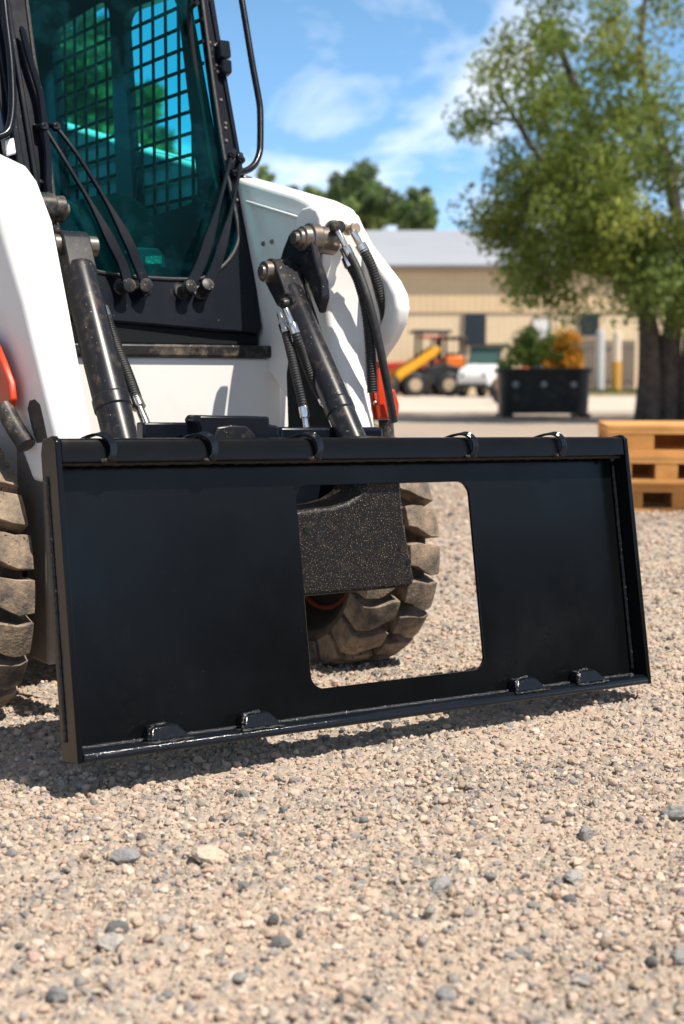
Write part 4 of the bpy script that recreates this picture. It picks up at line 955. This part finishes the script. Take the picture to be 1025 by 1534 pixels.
# ------------------------------------------------------------------ pallets
M_wood = mat('pallet_wood', (.52, .235, .06), .75, var=.22, var_scale=6, bump=.4, bump_scale=40)
M_wood2 = mat('pallet_board', (.58, .285, .085), .75, var=.2, var_scale=5, bump=.4, bump_scale=40)
def make_pallet(blocks):
    root = empty('pallet', (0, 0, 0)); Lx, Ly = 1.2, .80
    for k, y in enumerate((.0, Ly/2-.05, Ly-.10)):
        b = MB(); b.box((0, y, 0), (Lx, y+.10, .022)); b.build('bottom_board', M_wood2, root, bevel=.002)
        for xa, xb in blocks:
            b = MB(); b.box((xa+.003, y+.003, .0225), (xb-.003, y+.097, .0995)); b.build('block', M_wood, root, bevel=.002)
        b = MB(); b.box((0, y+.001, .100), (Lx, y+.099, .1215)); b.build('stringer_board', M_wood2, root, bevel=.002)
    b = MB(); b.box((.002, Ly/2+.052, .0225), (Lx-.002, Ly/2+.072, .0995)); b.build('middle_plank', M_wood, root, bevel=.002)
    for i in range(7):
        y = i*(Ly-.10)/6; b = MB(); b.box((0, y, .122), (Lx, y+.10, .144)); b.build('deck_board', M_wood2, root, bevel=.002)
    return root
pls = [make_pallet(q) for q in ([(0, .16), (.30, .43), (.68, .80), (1.05, 1.2)], [(0, .145), (.255, .37), (.53, .66), (1.05, 1.2)], [(0, .235), (.50, .64), (1.05, 1.2)])]
c0 = world_at(909, 640, 7.05); PZ = R(-7)
for o, i, lb, dx in zip(pls, range(3), ('bottom wooden pallet of the stack, standing on the gravel', 'middle wooden pallet of the stack of three', 'topmost wooden pallet of the stack'), (.03, -.02, .0)):
    o.location = (c0.x + dx, 7.05 + dx*.5, .1445*i); o.rotation_euler = (0, 0, PZ + (.02, -.015, 0)[i]); tag(o, lb, 'pallet', 'pallets in the stack')
# ------------------------------------------------------------------ black bin
bd = 24.4; xb0, xb1 = world_at(748, 600, bd).x, world_at(890, 600, bd).x; BW = (xb1-xb0)/2; BH = (622-553)*bd/F_PX
binr = empty('bin', ((xb0+xb1)/2, bd+.5, 0)); tag(binr, 'low wide black steel bin with a thick rim, left of the tree', 'bin')
M_bin = mat('black_bin_steel', (.009, .012, .013), .45, spec=.25, dust=(.12,.10,.085), dust_amt=.4, dust_scale=4, rough_var=.1)
b = MB(); s0 = rrect(-BW*.93, -.50, BW*.93, .50, .30, 6); s1 = rrect(-BW*.97, -.56, BW*.97, .56, .34, 6); i1 = rrect(-BW*.93, -.50, BW*.93, .50, .30, 6); i0 = rrect(-BW*.9, -.42, BW*.88, .42, .25, 6)
rings = [[Vector((x, y, .07)) for x, y in s0], [Vector((x, y, BH)) for x, y in s1], [Vector((x, y, BH)) for x, y in i1], [Vector((x, y, .12)) for x, y in i0]]
n_ = len(s0); V = [p for q in rings for p in q]
b.add(V, [(j*n_+i, j*n_+(i+1) % n_, (j+1)*n_+(i+1) % n_, (j+1)*n_+i) for j in range(3) for i in range(n_)] + [tuple(range(n_-1, -1, -1)), tuple(range(3*n_, 4*n_))])
b.build('tub', M_bin, binr)
b = MB(); o_ = rrect(-BW*1.02, -.62, BW*1.02, .62, .38, 6); i_ = rrect(-BW*.94, -.51, BW*.94, .51, .31, 6)
V, Fc = slab(o_, [i_], .08, (0, 0, BH+.06), (1, 0, 0), (0, 1, 0)); b.add(V, Fc); b.build('rim', M_bin, binr, bevel=.012)
for sx in (-1, 1):
    b = MB(); b.box((sx*BW*.82-.10, -.52, 0), (sx*BW*.82+.10, .50, .068)); b.build('skid', M_bin, binr, bevel=.01)
for fx in (-.83, -.09, .69):
    b = MB(); b.lathe([(0, .055), (.03, .05), (.045, .02)], (fx*BW*.8, -.535, BH*.72), (0, -1, 0), 14); b.build('boss', mat('pale_boss', (.22, .24, .25), .4), binr)

# ------------------------------------------------------------------ parked machines
M_yel = mat('yellow_machine_paint', (.80, .36, .012), .4, dust=(.4,.25,.08), dust_amt=.3, dust_scale=3)
M_red = mat('red_machine_paint', (.42, .028, .016), .4)
M_org = mat('orange_machine_paint', (.78, .18, .015), .4)
M_blk = mat('machine_black', (.014, .015, .017), .5, dust=(.15,.12,.09), dust_amt=.4, dust_scale=3)
M_wht = mat('white_bonnet_paint', (.72, .72, .70), .4, dust=(.4,.33,.26), dust_amt=.35, dust_scale=3)
M_gls = mat('dim_green_glass', (.05, .10, .09), .15)
M_tan = mat('dusty_hub', (.42, .33, .22), .7)
def wheelp(root, x, y, r, w, hub=M_tan):
    b = MB(); b.lathe([(-w/2, r*.55), (-w/2, r*.88), (-w*.36, r), (w*.36, r), (w/2, r*.88), (w/2, r*.55)], (x, y, r), (0, 1, 0), 22); wh = b.build('wheel', M_blk, root)
    b = MB(); b.lathe([(-w*.52, r*.2), (-w*.50, r*.54), (w*.50, r*.54), (w*.52, r*.2)], (x, y, r), (0, 1, 0), 18); b.build('hub', hub, wh)
    for k in range(14):
        pass
def bars(root, segs, r, m, name='canopy_post'):
    for a, c in segs:
        b = MB(); b.tube([a, c], r, 8); b.build(name, m, root)
# yellow-armed loader, seen side on, nose to the left
mw = world_at(640, 590, 55); yl = empty('compact_loader', (mw.x, 55, 0), R(8)); yl.scale = (1.12, 1.12, 1.12); tag(yl, 'black compact loader with a sloping yellow lift arm and canopy in front of the shed', 'loader')
for y in (-.62, .62):
    for x in (-.55, .62): wheelp(yl, x, y, .40, .30)
b = MB(); b.prism([(-1.05, -.45, .40), (1.15, -.45, .40), (1.2, -.45, .95), (.5, -.45, 1.15), (-.4, -.45, .85), (-1.05, -.45, .75)], (0, .90, 0)); b.build('body', M_blk, yl, bevel=.03)
for y in (-.66, .50):
    b = MB(); b.prism([(-1.35, y, .45), (-1.20, y, .38), (-.98, y, .62), (.22, y, 1.42), (.34, y, 1.62), (.18, y, 1.72), (-.30, y, 1.40), (-1.15, y, .86)], (0, .14, 0)); b.build('lift_arm', M_yel, yl, bevel=.02)
b = MB(); b.prism([(-1.75, -.8, .06), (-1.15, -.8, .10), (-1.12, -.8, .65), (-1.25, -.8, .70), (-1.30, -.8, .26)], (0, 1.6, 0)); b.build('bucket', M_blk, yl, bevel=.01)
b = MB(); b.box((.55, -.40, .96), (1.2, .40, 1.38)); b.build('hood', M_org, yl, bevel=.06)
bars(yl, [((-.35, y, .85), (-.30, y, 2.15)) for y in (-.42, .42)] + [((.55, y, 1.1), (.55, y, 2.15)) for y in (-.42, .42)], .05, M_blk)
b = MB(); b.box((-.55, -.55, 2.15), (.75, .55, 2.26)); b.build('canopy', M_blk, yl, bevel=.04)
b = MB(); b.box((.05, -.25, 1.1), (.20, .25, 1.65)); b.build('seat', M_blk, yl, bevel=.04)
# red tractor behind it
tw = world_at(618, 590, 58); tr = empty('tractor', (tw.x, 58.2, 0), R(12)); tag(tr, 'red tractor with a black roll bar parked behind the yellow armed loader', 'tractor')
for y in (-.6, .6): wheelp(tr, .75, y, .62, .34, M_org); wheelp(tr, -.95, y, .38, .24, M_org)
b = MB(); b.prism([(-1.35, -.3, .65), (-.1, -.3, .62), (-.1, -.3, 1.45), (-1.2, -.3, 1.30), (-1.38, -.3, 1.1)], (0, .6, 0)); b.build('hood', M_red, tr, bevel=.06)
b = MB(); b.box((-.1, -.28, .5), (1.1, .28, .95)); b.build('chassis', M_blk, tr, bevel=.03)
for y in (-.78, .44):
    b = MB(); b.prism([(.15, y, 1.0), (.35, y, 1.42), (1.0, y, 1.45), (1.35, y, 1.15), (1.3, y, 1.1), (.95, y, 1.32), (.4, y, 1.30), (.22, y, .98)], (0, .34, 0)); b.build('fender', M_red, tr, bevel=.01)
bars(tr, [((.95, y, .9), (.95, y, 2.3)) for y in (-.45, .45)] + [((.95, -.45, 2.3), (.95, .45, 2.3))], .05, M_blk, 'roll_bar')
b = MB(); b.box((.35, -.25, 1.0), (.85, .25, 1.15)); b.box((.75, -.25, 1.151), (.87, .25, 1.6)); b.build('seat', M_blk, tr, bevel=.03)
b = MB(); b.box((.2, -.55, 2.31), (1.25, .55, 2.40)); b.build('canopy', M_red, tr, bevel=.03)
# dark machine between the yellow arm and the white nose
dw = world_at(672, 590, 59); dk = empty('tractor', (dw.x, 59, 0), R(75)); tag(dk, 'dark canopied tractor with an orange bonnet, half hidden left of the white nosed vehicle', 'tractor')
for y in (-.55, .55): wheelp(dk, .6, y, .55, .32); wheelp(dk, -.9, y, .36, .24)
b = MB(); b.prism([(-1.3, -.3, .6), (-.1, -.3, .6), (-.1, -.3, 1.5), (-1.15, -.3, 1.38), (-1.32, -.3, 1.1)], (0, .6, 0)); b.build('bonnet', M_org, dk, bevel=.06)
b = MB(); b.box((-.1, -.40, .45), (1.0, .40, 1.0)); b.build('chassis', M_blk, dk, bevel=.03)
bars(dk, [((x, y, .9), (x, y, 2.28)) for x in (-.1, .9) for y in (-.5, .5)], .06, M_blk)
b = MB(); b.box((-.3, -.62, 2.28), (1.1, .62, 2.40)); b.build('canopy', M_blk, dk, bevel=.04)
b = MB(); b.box((.4, -.28, 1.0), (.85, .28, 1.2)); b.box((.75, -.28, 1.201), (.9, .28, 1.75)); b.build('seat', M_blk, dk, bevel=.04)
# white utility vehicle
uw = world_at(730, 590, 53); ut = empty('utility_vehicle', (uw.x, 53, 0), R(62)); tag(ut, 'white nosed utility vehicle with black roof parked between the yellow armed loader and the bin', 'utility vehicle')
for y in (-.62, .62): wheelp(ut, -.85, y, .33, .26); wheelp(ut, .95, y, .33, .26)
b = MB(); b.prism([(-1.35, -.62, .42), (-1.40, -.62, .75), (-1.25, -.62, 1.02), (-.45, -.62, 1.22), (-.35, -.62, .95), (-.42, -.62, .42)], (0, 1.24, 0)); b.build('bonnet', M_wht, ut, bevel=.07, seg=3)
for y in (-.42, .42):
    b = MB(); b.lathe([(0, .07), (.03, .065), (.04, .03)], (-1.365, y, .80), (-1, 0, .1), 14); b.build('headlight', M_gls, ut)
b = MB(); b.box((-1.42, -.55, .36), (-1.30, .55, .50)); b.build('bumper', M_blk, ut, bevel=.03)
b = MB(); b.box((-.40, -.66, .38), (1.4, .66, .62)); b.build('floor_pan', M_blk, ut, bevel=.03)
b = MB(); b.box((.62, -.68, .625), (1.45, .68, 1.05)); b.build('cargo_box', M_blk, ut, bevel=.03)
b = MB(); b.box((.2, -.55, .64), (.6, .55, .85)); b.box((.48, -.55, .852), (.62, .55, 1.35)); b.build('seat', M_blk, ut, bevel=.04)
bars(ut, [((-.42, y, 1.2), (-.05, y, 1.88)) for y in (-.6, .6)] + [((.62, y, 1.0), (.55, y, 1.88)) for y in (-.6, .6)], .04, M_blk, 'roll_cage')
b = MB(); b.prism([(-.41, -.57, 1.22), (-.41, .57, 1.22), (-.05, .57, 1.86), (-.05, -.57, 1.86)], (.012, 0, 0)); b.build('windshield', M_gls, ut)
b = MB(); b.box((-.2, -.66, 1.89), (.72, .66, 1.96)); b.build('roof', M_blk, ut, bevel=.03)
# orange mower behind the bin
ow = world_at(788, 590, 38); om = empty('mower', (ow.x, 38, 0), R(20)); tag(om, 'orange bonneted machine showing just above the black bin', 'mower')
for y in (-.4, .4): wheelp(om, .5, y, .33, .22); wheelp(om, -.55, y, .22, .18)
b = MB(); b.prism([(-.75, -.3, .35), (-.05, -.3, .35), (.0, -.3, .98), (-.6, -.3, .90), (-.78, -.3, .7)], (0, .6, 0)); b.build('bonnet', M_org, om, bevel=.06)
b = MB(); b.box((-.05, -.35, .30), (.8, .35, .62)); b.build('body', M_blk, om, bevel=.04)
b = MB(); b.box((.3, -.24, .63), (.42, .24, 1.02)); b.build('seat', M_blk, om, bevel=.04)

# unseen foliage added to darken the lower half of the plate's sheen
r_ = np.random.default_rng(91); wc = np.stack([r_.uniform(23, 29, 520), r_.uniform(-30, 2, 520), r_.uniform(.4, 6.0, 520)], -1)
wl = wc[:300].copy(); wl[:, 0] = -wl[:, 0]*1.05; wl[:, 1] = r_.uniform(-14, 26, 300); wl[:, 2] *= 1.25; wc = np.concatenate([wc, wl])  # second bank added out of view on the left to block blue sky light
wc[:, 2] *= .75 + .35*np.sin(wc[:, 1]*.9)*np.cos(wc[:, 1]*.37)
me = leaves_mesh('added_foliage', wc, .75, 40, .32, DARKG[r_.choice(4, 820)], 92); o = bpy.data.objects.new('added_foliage', me); col.objects.link(o); tag(o, kind='stuff')
